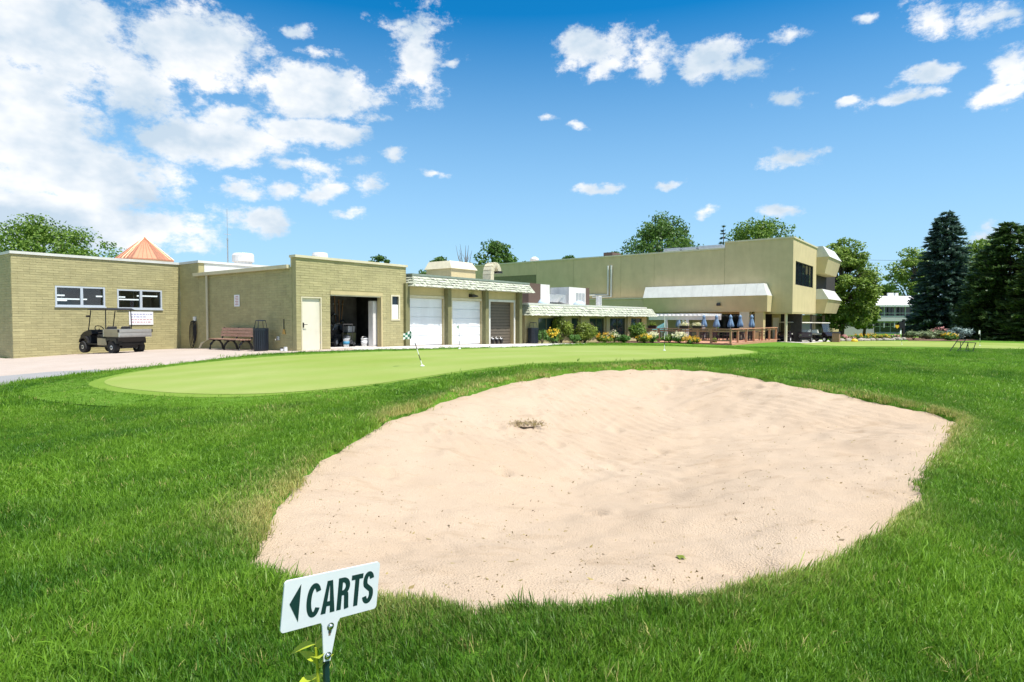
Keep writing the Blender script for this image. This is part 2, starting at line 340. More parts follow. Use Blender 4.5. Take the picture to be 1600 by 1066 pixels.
# ------------------------------------------------------------------ building grid: u runs along the fronts, v away from them
TH = R(37); U = Vector((math.sin(TH), math.cos(TH), 0)); V = Vector((-math.cos(TH), math.sin(TH), 0)); RZ = math.pi / 2 - TH
A = at(463, 500, 24.3); A.z = 0
def uv(u, v, z=0): p = A + U * u + V * v; return Vector((p.x, p.y, z))
def to_uv(p): d = Vector((p[0], p[1], 0)) - A; return d.dot(U), d.dot(V)
def pv(px, py, v):                         # pixel on the plane v = const -> u, z
    d = ray(px, py); n = V; t = ((A + V * v - Vector((0, 0, CAMZ))).dot(n)) / d.dot(n); p = Vector((0, 0, CAMZ)) + d * t; return to_uv(p)[0], p.z
def pu(px, py, u):                         # pixel on the plane u = const -> v, z
    d = ray(px, py); n = U; t = ((A + U * u - Vector((0, 0, CAMZ))).dot(n)) / d.dot(n); p = Vector((0, 0, CAMZ)) + d * t; return to_uv(p)[1], p.z
def bld(name, label, cat, u, v, z=0): return thing(name, label, cat, uv(u, v, z), RZ), (u, v, z)

# ------------------------------------------------------------------ terrain heights (thin-plate fit of surveyed points)
LIP = [(393,852,0),(418,815,.01),(446,775,.03),(470,742,.05),(515,704,.08),(560,678,.11),(620,648,.15),(700,620,.22),(780,598,.30),(880,580,.38),
 (960,574,.42),(1050,572,.43),(1120,577,.40),(1200,590,.36),(1280,605,.31),(1360,622,.25),(1440,638,.17),(1497,656,.12),(1488,676,.10),(1462,718,.06),
 (1441,758,.03),(1428,792,.01),(1392,828,0),(1340,860,0),(1270,890,0),(1180,915,0),(1080,931,0),(980,940,0),(880,946,0),(780,947,0),(700,945,0),(620,938,0),
 (540,925,0),(470,914,0),(432,902,0),(404,880,0)]
ctrl = [tuple(onz(*q)) for q in LIP[::2]]
ctrl += [tuple(onz(*q)) for q in [(660,574,.36),(350,617,.18),(163,598,.10),(717,546,.42),(1038,549,.33),(1177,551,.25),(1000,541,.2),(500,590,.27),(850,545,.36),
         (0,600,-.08),(0,650,-.04),(200,650,.02),(177,552.5,.18),(1505,550,-.25),(1475,525,-.6),(1560,530,-.5),(1500,600,.05),(1600,580,-.05),(1340,560,.0),(1600,700,0)]]
ctrl += [(0,0,0),(-3,1,0),(3,1,0),(-4,4,0),(5,3.4,0),(-8,6,-.02),(9,5,0),(0,-8,0),(-12,-4,0),(12,-4,0),
         (-20.2,24.8,-.03),(-16.2,30,.14),(-8.5,24.3,.31),(-5,29,.31),(.6,36.6,.12),(1.8,37,.1),(13,55,-.12),(15.86,44.3,-.30),(23.2,54.2,-.4),(27,57,-.52),
         (-30,40,.1),(-32,16,-.1),(0,75,-.1),(0,150,-.3),(-100,150,0),(100,60,-.5),(100,0,-.2),(-60,-30,0),(60,-30,0),(80,150,-.6),(40,90,-.6)]
C = np.array(ctrl)
def _k(d2): return .5 * d2 * np.log(np.maximum(d2, 1e-9))
def _fit():
    n = len(C); D = ((C[:, None, :2] - C[None, :, :2]) ** 2).sum(-1); K = _k(D) + np.eye(n) * .6
    P = np.c_[np.ones(n), C[:, :2]]; Am = np.block([[K, P], [P.T, np.zeros((3, 3))]]); return np.linalg.solve(Am, np.r_[C[:, 2], 0, 0, 0])
WT = _fit()
def Hn(X, Y):
    X = np.asarray(X, float); Y = np.asarray(Y, float); sh_ = X.shape; x = np.clip(X.ravel(), -110, 110); y = np.clip(Y.ravel(), -35, 160); out = np.empty(len(x))
    for i in range(0, len(x), 20000):
        a, b = x[i:i+20000, None], y[i:i+20000, None]
        out[i:i+20000] = _k((a - C[None, :, 0]) ** 2 + (b - C[None, :, 1]) ** 2) @ WT[:-3] + WT[-3] + WT[-2] * a[:, 0] + WT[-1] * b[:, 0]
    return out.reshape(sh_)
def H(x, y): return float(Hn(np.array([x]), np.array([y]))[0])
def gnd(px, py):
    z = 0.
    for _ in range(25): p = onz(px, py, z); z = .5 * z + .5 * H(p.x, p.y)
    p = onz(px, py, z); return Vector((p.x, p.y, H(p.x, p.y)))
def gat(px, Y):                              # ground point in the direction of a column, at a depth
    p = at(px, 500, Y); p.z = H(p.x, p.y); return p
def closed(pts, n=10):                       # Catmull-Rom loop
    out = []; k = len(pts)
    for i in range(k):
        p0, p1, p2, p3 = (np.array(pts[(i + j - 1) % k][:2]) for j in range(4))
        for s_ in range(n):
            t = s_ / n; out.append(tuple(.5 * (2*p1 + (p2-p0)*t + (2*p0-5*p1+4*p2-p3)*t*t + (3*p1-p0-3*p2+p3)*t**3)))
    return out
def inpoly(X, Y, P):
    P = np.array(P); x1, y1 = P[:, 0], P[:, 1]; x2, y2 = np.roll(x1, -1), np.roll(y1, -1); r = np.zeros(X.shape, bool)
    for a, b, c, d in zip(x1, y1, x2, y2):
        if b == d: continue
        r ^= ((b > Y) != (d > Y)) & (X < (c - a) * (Y - b) / (d - b) + a)
    return r
def sdist(X, Y, P):                          # signed distance, positive inside
    P = np.array(P); best = np.full(X.shape, 1e9)
    for p, q in zip(P, np.roll(P, -1, 0)):
        e = q - p; t = np.clip(((X - p[0]) * e[0] + (Y - p[1]) * e[1]) / (e @ e + 1e-12), 0, 1)
        best = np.minimum(best, (X - p[0] - t * e[0]) ** 2 + (Y - p[1] - t * e[1]) ** 2)
    return np.where(inpoly(X, Y, P), 1, -1) * np.sqrt(best)
def sstep(a, b, x): t = np.clip((x - a) / (b - a), 0, 1); return t * t * (3 - 2 * t)
def vnoise(X, Y, s, seed=0):                 # cheap smooth value noise
    X = X * s + 37.3 * seed + 1000; Y = Y * s + 11.9 * seed + 1000; xi = np.floor(X).astype(int); yi = np.floor(Y).astype(int); fx = X - xi; fy = Y - yi
    def h(a, b): q = np.sin(a * 127.1 + b * 311.7 + seed * 17.7) * 43758.5453; return q - np.floor(q)
    fx = fx*fx*(3-2*fx); fy = fy*fy*(3-2*fy)
    return (h(xi, yi)*(1-fx)+h(xi+1, yi)*fx)*(1-fy)+(h(xi, yi+1)*(1-fx)+h(xi+1, yi+1)*fx)*fy

BUNKER = closed([tuple(gnd(q[0], q[1])) for q in LIP], 5)
BUNKER = [(x + .025 * math.sin(i * .9) * math.sin(i * .37), y + .025 * math.sin(i * .71 + 1)) for i, (x, y) in enumerate(BUNKER)]
_c = np.mean(BUNKER, 0); BUNKER = [(_c[0] + (x - _c[0]) * 1.022, _c[1] + (y - _c[1]) * 1.015) for x, y in BUNKER]
GREEN = closed([tuple(gnd(*q)) for q in [(163,598),(185,607),(260,615),(350,618),(450,615),(560,605),(640,594),(740,579),(840,569),(950,566),(1080,560),(1150,555),(1178,551),(1150,546.5),(1080,543),(980,541),(880,541.5),(780,545),(680,548),(560,552),(450,557),(350,565),(250,577),(190,588)]], 5)
FRINGE = closed([tuple(gnd(*q)) for q in [(40,608),(60,625),(180,637),(320,640),(460,634),(560,622),(660,602),(760,583),(850,572.5),(960,569),(1090,563),(1180,556),(1240,551),(1200,545),(1100,541),(980,539),(880,540),(780,543.5),(680,546.5),(560,549.5),(450,554),(340,562),(230,575),(120,592)]], 5)
DRIVE = [tuple(gnd(*q))[:2] for q in [(0,603),(60,593),(120,586),(170,581),(230,574),(300,566),(360,559),(420,553.5),(470,550.5),(560,548),(640,546),(720,544.6),(800,543.2),(860,540.5),(905,538.3),(940,536.8)]]
DRIVE += [tuple(uv(18.6, .1))[:2], tuple(uv(16.6, .1))[:2], tuple(uv(16.6, 6.5))[:2], tuple(uv(-.2, 10.2))[:2], tuple(uv(-6.7, 10.2))[:2], tuple(uv(-6.7, 16))[:2], tuple(uv(-14, 16))[:2]]

def sheet(name, poly, m, dz, step, zf=None, hole=None):
    """a triangulated sheet over a plan outline, following the terrain"""
    P = np.array(poly); x0, y0 = P.min(0); x1, y1 = P.max(0)
    gx, gy = np.meshgrid(np.arange(x0, x1, step), np.arange(y0, y1, step)); gx = gx + (np.arange(gx.shape[0]) % 2)[:, None] * step / 2
    k = sdist(gx, gy, P) > step * .45; pts = [Vector(p) for p in P] + [Vector((a, b)) for a, b in zip(gx[k], gy[k])]
    r = delaunay_2d_cdt(pts, [(i, (i + 1) % len(P)) for i in range(len(P))], [list(range(len(P)))], 1, 1e-5)
    X = np.array([p.x for p in r[0]]); Y = np.array([p.y for p in r[0]]); Z = (zf or Hn)(X, Y) + dz
    o = raw(name, list(zip(X, Y, Z)), [tuple(f) for f in r[2]], m, kind='structure', smooth=True)
    me = o.data
    if me.polygons and me.polygons[0].normal.z < 0: me.flip_normals()
    return o

# the ground: one sheet to the horizon, scooped out under the bunker
def ax(lo, hi, f0, f1, st, far):
    a = list(np.arange(f0, f1, st)); q = f1; s_ = st
    while q < hi: a.append(q); s_ = min(s_ * 1.12, far); q += s_
    q = f0; s_ = st; b = []
    while q > lo: s_ = min(s_ * 1.12, far); q -= s_; b.append(q)
    return np.array(b[::-1] + a)
gx = ax(-500, 500, -4.2, 8.2, .09, 40); gy = ax(-60, 900, 2.6, 16.2, .09, 40)
GX, GY = np.meshgrid(gx, gy); GZ = Hn(GX, GY)
near = (GX > -5) & (GX < 9) & (GY > 2) & (GY < 17)
dB = np.full(GX.shape, -9.); dB[near] = sdist(GX[near], GY[near], BUNKER)
GZ = GZ - .30 * sstep(.0, .16, dB) - .85 * sstep(.1, 2.6, dB) + .03 * sstep(-.5, -.05, dB) * (dB < 0) + (vnoise(GX, GY, .8, 3) - .5) * .03 * (np.hypot(GX, GY) < 18)
ny, nx = GX.shape
raw('ground', list(zip(GX.ravel(), GY.ravel(), GZ.ravel())), [(j*nx+i, j*nx+i+1, (j+1)*nx+i+1, (j+1)*nx+i) for j in range(ny-1) for i in range(nx-1)], 'turf', kind='structure', smooth=True)
def Hsand(X, Y):
    d = sdist(X, Y, BUNKER); z = Hn(X, Y) - .085 - .46 * sstep(0, 3.2, d) * (.6 + .4 * sstep(3, 9, Y)) 
    z += (vnoise(X, Y, 1.1, 1) - .5) * .13 * sstep(.1, 1, d) + (vnoise(X, Y, 3.3, 2) - .5) * .05 + (vnoise(X, Y, 9, 5) - .5) * .022
    z += .010 * np.sin((X * .9 + Y * .45 + .5 * vnoise(X, Y, .6, 8)) * 34) * sstep(.5, .75, vnoise(X, Y, .5, 14)) * sstep(.2, .8, d)      # rake lines
    q = onz(1215, 716, -.1); z -= .05 * np.exp(-(((X - q.x) / .8) ** 2 + ((Y - q.y) / .45) ** 2)) - .06 * np.exp(-(((X - q.x) / 1.0) ** 2 + ((Y - q.y - .7) / .4) ** 2))
    for fx_, fy_ in FOOT: r2 = ((X - fx_) / .10) ** 2 + ((Y - fy_) / .15) ** 2; z -= .05 * np.exp(-r2) - .018 * np.exp(-(np.sqrt(r2) - 1.6) ** 2 * 4)
    return z
FOOT = [tuple(onz(a, b, 0))[:2] for a, b in [(778,657),(868,667),(962,647),(962,686),(835,640),(1030,668),(1110,610),(1180,622),(1205,622),(1035,610),(1082,596),(690,672),(605,724),(785,702),(930,748),(1145,860),(1185,865)]]
sheet('sand_bunker', BUNKER, 'sand', 0, .055, Hsand)
sheet('fringe', FRINGE, 'fringe_turf', .016, .45)
_g = np.mean(GREEN, 0); COLLAR = [tuple(_g + (np.array(q) - _g) * (1 + .30 / (np.linalg.norm(np.array(q) - _g)))) for q in GREEN]
sheet('collar', COLLAR, 'collar_turf', .021, .4)
sheet('putting_green', GREEN, 'green_turf', .026, .4)
sheet('paved_drive', DRIVE, 'paving', .012, .7)
APRON = [tuple(gnd(*q))[:2] for q in [(560,548),(640,546),(720,544.6),(800,543.2),(860,540.5),(905,538.3),(940,536.8)]] + [tuple(uv(18.5, .12))[:2], tuple(uv(16.6, .1))[:2], tuple(uv(2.6, -.02))[:2]]
sheet('concrete_apron', APRON, 'concrete', .018, .7)
PATH = [tuple(gnd(*q))[:2] for q in [(-60,612),(0,602.5),(60,592.5),(120,585.6),(175,580.4),(150,578.5),(80,582),(0,589),(-60,596)]]
sheet('path', PATH, 'asphalt', .020, .6)
FARG = closed([tuple(gnd(*q)) for q in [(1250,538),(1330,541.5),(1450,542.5),(1560,545.5),(1700,550),(1750,541),(1600,537),(1480,534.5),(1380,533),(1300,534)]], 4)
sheet('far_green', FARG, 'green_turf', .02, 1.2)
BED = [tuple(p)[:2] for p in (uv(18.7, -.6), uv(24, -1.5), uv(30, -3.2), uv(30.4, -7.2), uv(30.6, -7.3), uv(30.6, .1), uv(18.7, .15))]
sheet('flower_bed', BED, 'mulch', .03, .8)
BED2 = [tuple(gat(a, b))[:2] for a, b in [(1308, 60), (1350, 62), (1415, 64), (1430, 68), (1415, 73), (1350, 70), (1310, 67)]]
sheet('rock_bed', BED2, 'mulch', .03, 1.)
BED3 = [tuple(gat(a, b))[:2] for a, b in [(1420, 62), (1500, 60), (1530, 62), (1525, 70), (1420, 72)]]
sheet('shrub_bed', BED3, 'mulch', .03, 1.2)

# ------------------------------------------------------------------ building helpers
def cells(a0, a1, z0, z1, ops):
    """rectangles that tile a wall face around its openings"""
    zs = sorted({z0, z1, *[q for o in ops for q in (o[2], o[3]) if z0 < q < z1]}); out = []
    for b, t in zip(zs, zs[1:]):
        mid = (b + t) / 2; cut = sorted((max(o[0], a0), min(o[1], a1)) for o in ops if o[2] < mid < o[3]); c = a0
        for l_, r_ in cut:
            if l_ > c: out.append((c, l_, b, t))
            c = max(c, r_)
        if c < a1: out.append((c, a1, b, t))
    return out
def wall(parent, off, axis, p, a0, a1, z0, z1, ops=(), thick=.25, brick=True, name='wall', m=None):
    """axis 'u': wall runs along u at v = p and faces -v; axis 'v': runs along v at u = p and faces -u"""
    mb = MB(off)
    for (l_, r_, b, t) in cells(a0, a1, z0, z1, ops):
        if axis == 'u': mb.box(l_, r_, p, p + thick, b, t)
        else: mb.box(p, p + thick, l_, r_, b, t)
    o = mb.build(name, m or ('olive_mortar' if brick else 'olive_stucco'), parent)
    if not brick: return o
    bl, bh, g = .405, .1015, .009; mb = MB(off); n = int((z1 - z0) / bh); rnd = random.Random(int(a0 * 100 + p * 10))
    for i in range(n):
        z = z1 - (i + 1) * bh; st = a0 - (bl / 2 if i % 2 else 0); k = st
        while k < a1:
            l_, r_ = max(a0 + .002, k + g / 7), min(a1 - .002, k + bl - g / 7); b, t = z + g / 2, z + bh - g / 2; k += bl
            if r_ - l_ < .03: continue
            segs = [(l_, r_)]
            for o_ in ops:
                if o_[2] < t and o_[3] > b:
                    ns = []
                    for s0, s1 in segs:
                        if o_[1] <= s0 or o_[0] >= s1: ns.append((s0, s1)); continue
                        if o_[0] - s0 > .02: ns.append((s0, o_[0] - .003))
                        if s1 - o_[1] > .02: ns.append((o_[1] + .003, s1))
                    segs = ns
            for s0, s1 in segs:
                d = .008 + rnd.uniform(-.003, .004); e = .004
                q = [(s0, b), (s1, b), (s1, t), (s0, t)]; q2 = [(s0 + e, b + e), (s1 - e, b + e), (s1 - e, t - e), (s0 + e, t - e)]
                w = rnd.uniform(-.0025, .0025)
                if axis == 'u': vs_ = [(a, p - .001, z_) for a, z_ in q] + [(a, p - d - (w if j < 2 else -w), z_) for j, (a, z_) in enumerate(q2)]
                else: vs_ = [(p - .001, a, z_) for a, z_ in q] + [(p - d - (w if j < 2 else -w), a, z_) for j, (a, z_) in enumerate(q2)]
                mb.add(vs_, [(4, 5, 6, 7), (0, 1, 5, 4), (1, 2, 6, 5), (2, 3, 7, 6), (3, 0, 4, 7)])
    ob = mb.build('brickwork', 'olive_brick', o, kind='stuff')
    return o
def frame(parent, off, axis, p, a0, a1, z0, z1, w, d0, d1, m, name='frame'):
    """a rectangular frame round an opening; d0..d1 is its depth range from the wall plane"""
    mb = MB(off)
    for (l_, r_, b, t) in ((a0, a0 + w, z0, z1), (a1 - w, a1, z0, z1), (a0 + w, a1 - w, z1 - w, z1), (a0 + w, a1 - w, z0, z0 + w)):
        if axis == 'u': mb.box(l_, r_, p + d0, p + d1, b, t)
        else: mb.box(p + d0, p + d1, l_, r_, b, t)
    return mb.build(name, m, parent)
def sbox(parent, off, name, m, *b, bevel=0): return MB(off).box(*b).build(name, m, parent, bevel=bevel)

# ------------------------------------------------------------------ left wing (painted block, two windows)
VL = 9.67
uW0 = pv(18, 450, VL)[0]; zW = pv(18, 393, VL)[1]
wing, o = bld('block_building', 'olive painted block wing with two wide windows at the far left', 'building', uW0, VL, -.1)
wins = []
for (x0, x1, y0, y1) in ((86, 164, 448, 479), (183, 253, 453, 483)):
    xm, ym = (x0 + x1) / 2, (y0 + y1) / 2
    u0, u1 = pv(x0, ym, VL)[0], pv(x1, ym, VL)[0]; wins.append((u0, u1, pv(xm, y1, VL)[1], pv(xm, y0, VL)[1]))
zr = zW - .16
wall(wing, o, 'u', VL, uW0, 0, -.5, zW - .08, wins)
wall(wing, o, 'v', uW0, VL + .012, 27, -.5, zW - .08, name='side_wall')
VB = 7.76
wall(wing, o, 'v', 0, VB + .012, VL - .012, -.4, zW - .08, name='return_wall')
sbox(wing, o, 'upper_wall', 'white_metal', .26, 9, VB, VB + .25, 3.3, zW - .085)
sbox(wing, o, 'roof', 'roof_gravel', uW0 + .26, 8.9, VL + .26, 26.9, zr - .3, zr)
mb = MB(o); mb.box(uW0 - .05, .26, VL - .06, VL + .25, zW - .08, zW + .03); mb.box(uW0 - .05, uW0 + .28, VL + .252, 27, zW - .079, zW + .03); mb.build('coping', 'white_metal', wing)
mb = MB(o); mb.box(-.05, .265, VB - .05, VL - .065, zW - .078, zW + .032); mb.box(.268, 9, VB - .05, VB + .28, zW - .078, zW + .031); mb.build('coping', 'white_metal', wing)
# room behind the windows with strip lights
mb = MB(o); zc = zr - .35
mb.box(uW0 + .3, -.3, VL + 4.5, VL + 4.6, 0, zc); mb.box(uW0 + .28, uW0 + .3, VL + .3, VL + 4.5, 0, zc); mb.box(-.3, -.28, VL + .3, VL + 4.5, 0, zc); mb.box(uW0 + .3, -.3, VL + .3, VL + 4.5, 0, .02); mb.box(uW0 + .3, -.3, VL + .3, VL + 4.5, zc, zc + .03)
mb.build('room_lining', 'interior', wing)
for k, (cu, cv, cz, ln) in enumerate(((-4.9, 1.6, 2.62, 1.2), (-3.6, 2.9, 2.5, 1.2), (-2.4, 1.7, 2.62, 1.2), (-1.2, 3.2, 2.55, 1.2), (-.7, 1.8, 2.7, 1.0), (-4.2, 3.6, 2.45, 1.2))):
    l_ = sbox(wing, o, 'strip_light', 'lamp_tube', cu - ln / 2, cu + ln / 2, VL + cv - .06, VL + cv + .06, cz, cz + .06)
    
    for q_ in (-.4, .38): MB(o).box(cu + q_, cu + q_ + .02, VL + cv - .01, VL + cv + .01, cz + .06, zc).build('hanger', 'steel', l_)
for (u0, u1, z0, z1) in wins:
    w_ = frame(wing, o, 'u', VL, u0, u1, z0, z1, .065, -.02, .10, 'frame_grey', 'window')
    um = u0 + (u1 - u0) * .52
    sbox(w_, o, 'mullion', 'frame_grey', um - .05, um + .05, VL - .018, VL + .09, z0 + .066, z1 - .066)
    for a, b in ((u0 + .066, um - .051), (um + .051, u1 - .066)):
        g = sbox(w_, o, 'pane', 'glass_dark', a, b, VL + .045, VL + .052, z0 + .066, z1 - .066)
        g.data.materials[0] = M['window_glass'] if 'window_glass' in M else M['glass_dark']
    sbox(w_, o, 'sill', 'frame_grey', u0 - .03, u1 + .03, VL - .06, VL - .021, z0 - .05, z0 - .001)
# notice on the wall
u0, z1 = pv(201, 487, VL); u1, z0 = pv(239, 507.5, VL)
ns = thing('notice_board', 'white rectangular notice with lines of print on the wall behind the utility cart', 'sign', uv((u0 + u1) / 2, VL - .03, z0), RZ)
sbox(ns, (0, 0, 0), 'board', 'notice_white', -(u1 - u0) / 2, (u1 - u0) / 2, -.012, .012, 0, z1 - z0)
mbr, mbb = MB(), MB(); rn = random.Random(3)
for r_ in range(4):
    x = -(u1 - u0) / 2 + .1; zz = (z1 - z0) * (.8 - r_ * .2)
    while x < (u1 - u0) / 2 - .15 - .25 * (r_ % 3 == 1):
        w = rn.uniform(.04, .13); (mbb if r_ < 2 else mbr).box(x, x + w, -.0145, -.0125, zz - .018, zz + .022); x += w + .04
mbb.build('print_line', 'ink_blue', ns, kind='stuff'); mbr.build('print_line', 'ink_red', ns, kind='stuff')

# copper cupola, mast, drums on the roof
p = at(226, 371, 40); cu, cv = to_uv(p); zb = at(226, 408.5, 40).z
cup = thing('cupola', 'copper eight sided pyramid cupola rising behind the left wing roof', 'cupola', uv(cu, cv, zr), RZ)
rad = 40 * 42 / FPX
mb = MB(); mb.lathe([(rad * .86, 0), (rad * .86, zb - zr)], n=8); mb.build('drum', 'cream_trim', cup)
rf = MB().lathe([(rad, zb - zr), (rad, zb - zr + .07), (.05, p.z - zr - .02), (.05, p.z - zr)], n=8).build('roof', 'copper', cup)
for k in range(8):
    for j in range(5):
        a0, a1 = 2 * math.pi * k / 8, 2 * math.pi * (k + 1) / 8; t = j / 5
        e = Vector((math.cos(a0), math.sin(a0), 0)) * (1 - t) + Vector((math.cos(a1), math.sin(a1), 0)) * t
        MB().tube([(e.x * rad, e.y * rad, zb - zr + .075), (e.x * .06, e.y * .06, p.z - zr - .02)], .012, 4).build('seam', 'copper', rf)
q = at(356, 412, 36); mu, mv = to_uv(q)
mast = thing('antenna_mast', 'thin radio antenna mast standing on the roof behind the shed', 'antenna', uv(mu, mv, zr), RZ)
mh = at(356, 327, 36).z - zr
MB().tube([(0, 0, 0), (0, 0, mh * .55)], .035, 6).build('lower_pole', 'steel', mast); MB().tube([(0, 0, mh * .55), (0, 0, mh)], .014, 5).build('whip', 'steel', mast)
MB().lathe([(.05, 0), (.05, .12)], (0, 0, mh * .53), 8).build('coupling', 'steel', mast); MB().box(-.2, .2, -.2, .2, 0, .03).build('base_plate', 'steel', mast)
MB().tube([(-.22, 0, mh * .62), (.22, 0, mh * .62)], .012, 4).build('cross_arm', 'steel', mast)
def drum(px, y0, y1, w, Y, lab):
    q = at(px, y1, Y); a, b = to_uv(q); hh = at(px, y0, Y).z - zr2(a, b); r_ = w * Y / FPX / 2
    t = thing('roof_vent', lab, 'vent', uv(a, b, zr2(a, b)), RZ)
    MB().lathe([(r_ * .82, 0), (r_ * .82, hh * .62)], n=20).build('stack', 'ac_white', t, smooth=False)
    MB().lathe([(r_, hh * .62), (r_, hh * .9), (r_ * .9, hh), (.02, hh)], n=20).build('cap', 'ac_white', t)
ZS = 3.62                                           # shed roof level
def zr2(a, b): return zr if b > VB else ZS
drum(380, 396.5, 413, 32, 36, 'wide white drum vent beside the antenna mast on the roof')
drum(500, 395.5, 404, 24, 31.5, 'white drum vent above the shed parapet near the steel door')

# ------------------------------------------------------------------ shed
US = pv(634.5, 480, 0)[0]; zS = 4.02
shed, o = bld('maintenance_shed', 'olive block shed with cream steel door and open tool bay', 'building', 0, 0, 0)
def pvb(x0, x1, y0, y1, v):
    xm, ym = (x0 + x1) / 2, (y0 + y1) / 2; return pv(x0, ym, v)[0], pv(x1, ym, v)[0], pv(xm, y1, v)[1], pv(xm, y0, v)[1]
dr = pvb(470.5, 502.5, 464, 548, 0); ob_ = pvb(516, 597.5, 456, 546, 0); sw = pvb(610.5, 624.5, 461, 501, 0)
dr = (dr[0], dr[1], H(*uv(1, 0)[:2]), dr[3]); ob_ = (ob_[0], ob_[1], .2, ob_[3])
wall(shed, o, 'u', 0, 0, US, -.2, zS, [(dr[0], dr[1], -.3, dr[3]), (ob_[0], ob_[1], -.3, ob_[3]), sw], name='front_wall')
wall(shed, o, 'v', 0, .262, VB, -.2, 3.66, name='side_wall')
sbox(shed, o, 'parapet_end', 'olive_stucco', 0, .25, .262, .35, 3.66, zS)
sbox(shed, o, 'roof', 'roof_gravel', .26, US + .2, .26, VB - .05, ZS - .15, ZS)
sbox(shed, o, 'coping', 'cream_trim', -.06, US + .06, -.07, .36, zS + .001, zS + .10)
gt = MB(o); gt.prism([(-.16, 3.60), (-.005, 3.60), (-.005, 3.74), (-.18, 3.74)], .37, VB + .25, 'xz'); gt.build('gutter', 'cream_trim', shed)
dv = pu(327, 480, 0)[0]
sp = MB(o); gz = H(*uv(-.2, dv)[:2]); sp.tube([(-.10, dv, 3.6), (-.10, dv, gz + .42), (-.22, dv + .3, gz + .25), (-.26, dv + .42, gz + .03)], .055, 6); sp.build('downspout', 'cream_trim', shed)
# steel door
d_ = sbox(shed, o, 'door', 'door_cream', dr[0] + .05, dr[1] - .05, .05, .10, dr[2], dr[3] - .05)
frame(shed, o, 'u', 0, dr[0], dr[1], dr[2] - .3, dr[3], .05, -.02, .12, 'cream_trim', 'door_frame')
mb = MB(o); mb.box(dr[0] + .10, dr[0] + .15, .02, .049, dr[2] + .92, dr[2] + 1.12); mb.tube([(dr[0] + .125, .02, dr[2] + 1.04), (dr[0] + .125, -.04, dr[2] + 1.04), (dr[0] + .26, -.04, dr[2] + 1.04)], .014, 6); mb.build('handle', 'black_plastic', d_)
for z_ in (.25, 1.0, 1.8): MB(o).box(dr[1] - .052, dr[1] - .03, .0, .05, dr[2] + z_, dr[2] + z_ + .1).build('hinge', 'steel', d_)
# tool bay
mb = MB(o); u0, u1, z1 = ob_[0], ob_[1], ob_[3]; mb.box(u0 - .0, u1, -.035, .1, z1 - .16, z1 - .005); mb.build('header', 'tan_stucco', shed)
sbox(shed, o, 'track', 'cream_trim', u0 + .02, u1 - .02, -.012, .06, z1 - .21, z1 - .162)
sbox(shed, o, 'jamb', 'tan_stucco', u1 - .09, u1 - .002, -.03, .24, -.1, z1 - .165)
zf = H(*uv((u0 + u1) / 2, .2)[:2]) + .03
mb = MB(o); mb.box(.3, US - .05, .25, 5.2, zf - .25, zf); mb.build('floor_slab', 'concrete', shed)
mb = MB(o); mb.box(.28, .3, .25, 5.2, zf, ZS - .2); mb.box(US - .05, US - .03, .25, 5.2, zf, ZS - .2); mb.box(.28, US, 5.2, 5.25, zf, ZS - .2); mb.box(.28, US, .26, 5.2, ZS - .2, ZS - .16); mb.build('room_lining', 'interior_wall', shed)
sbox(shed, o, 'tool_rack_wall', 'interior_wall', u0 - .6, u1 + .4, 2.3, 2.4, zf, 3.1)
# slit window
w_ = frame(shed, o, 'u', 0, sw[0], sw[1], sw[2], sw[3], .07, -.03, .1, 'cream_trim', 'slit_window')
sbox(w_, o, 'pane', 'glass_dark', sw[0] + .07, sw[1] - .07, .05, .056, sw[2] + .07, sw[3] - .07)
sbox(w_, o, 'blind', 'white_paint', sw[0] + .08, sw[1] - .08, .03, .047, sw[2] + .075, sw[2] + .62 * (sw[3] - sw[2]))
# things in the bay
rn = random.Random(5)
for k in range(9):
    a = u0 + .45 + k * (u1 - u0 - .9) / 8; ht = rn.uniform(1.35, 1.7); b = 2.2
    t = thing('garden_rake' if k % 2 else 'shovel', 'long wooden handled %s in the dark tool bay, number %d from the left along the back' % ('rake' if k % 2 else 'shovel', k + 1) , 'tool', uv(a, b, zf), RZ)
    t['label'] = ['%s wooden handled %s hanging upright at the back of the tool bay' % (w_, 'rake' if k % 2 else 'shovel') for w_ in ('leftmost', 'second from left', 'third from left', 'fourth from left', 'middle', 'fourth from right', 'third from right', 'second from right', 'rightmost')][k]
    t['group'] = 'long tools at the back of the bay'
    lean = rn.uniform(-.12, .12)
    MB().tube([(lean, .06, .98), (0, .02, 2.1 + .25 * rn.random())], .019, 6).build('shaft', 'tool_wood', t)
    if k % 2:
        MB().box(lean - .19, lean + .19, .03, .07, .94, .98).build('head', 'steel', t)
        mb = MB()
        for j in range(9): mb.box(lean - .18 + j * .044, lean - .172 + j * .044, -.04, .03, .9, .955)
        mb.build('tine', 'steel', t)
    else: MB().hexa([(lean - .06, .0, .68), (lean + .06, .0, .68), (lean + .06, .02, .68), (lean - .06, .02, .68)], [(lean - .11, .03, .98), (lean + .11, .03, .98), (lean + .11, .05, .98), (lean - .11, .05, .98)]).build('blade', 'steel', t)
    MB().box(-.05, .05, .05, .1, 1.9, 1.95).build('hook', 'steel', t)
def bucket(px, v_, m2, lab, z_=None):
    a = pv(px, 535, v_)[0]; t = thing('bucket', lab, 'bucket', uv(a, v_, z_ if z_ else zf), RZ, 'buckets in the tool bay')
    MB().lathe([(.12, 0), (.145, .33), (.155, .33), (.155, .36), (.14, .36), (.115, .03)], n=16).build('pail', 'bucket_white', t, smooth=True)
    MB().lathe([(.137, .10), (.147, .24)], n=16).build('label_band', m2, t, smooth=True)
    MB().tube([(.15 * math.cos(q), 0, .34 + .10 * math.sin(q)) for q in [i * math.pi / 8 for i in range(9)]], .006, 4).build('bail', 'steel', t)
bucket(569, .75, 'bucket_white', 'plain white bucket on the tool bay floor, left of the blue banded one')
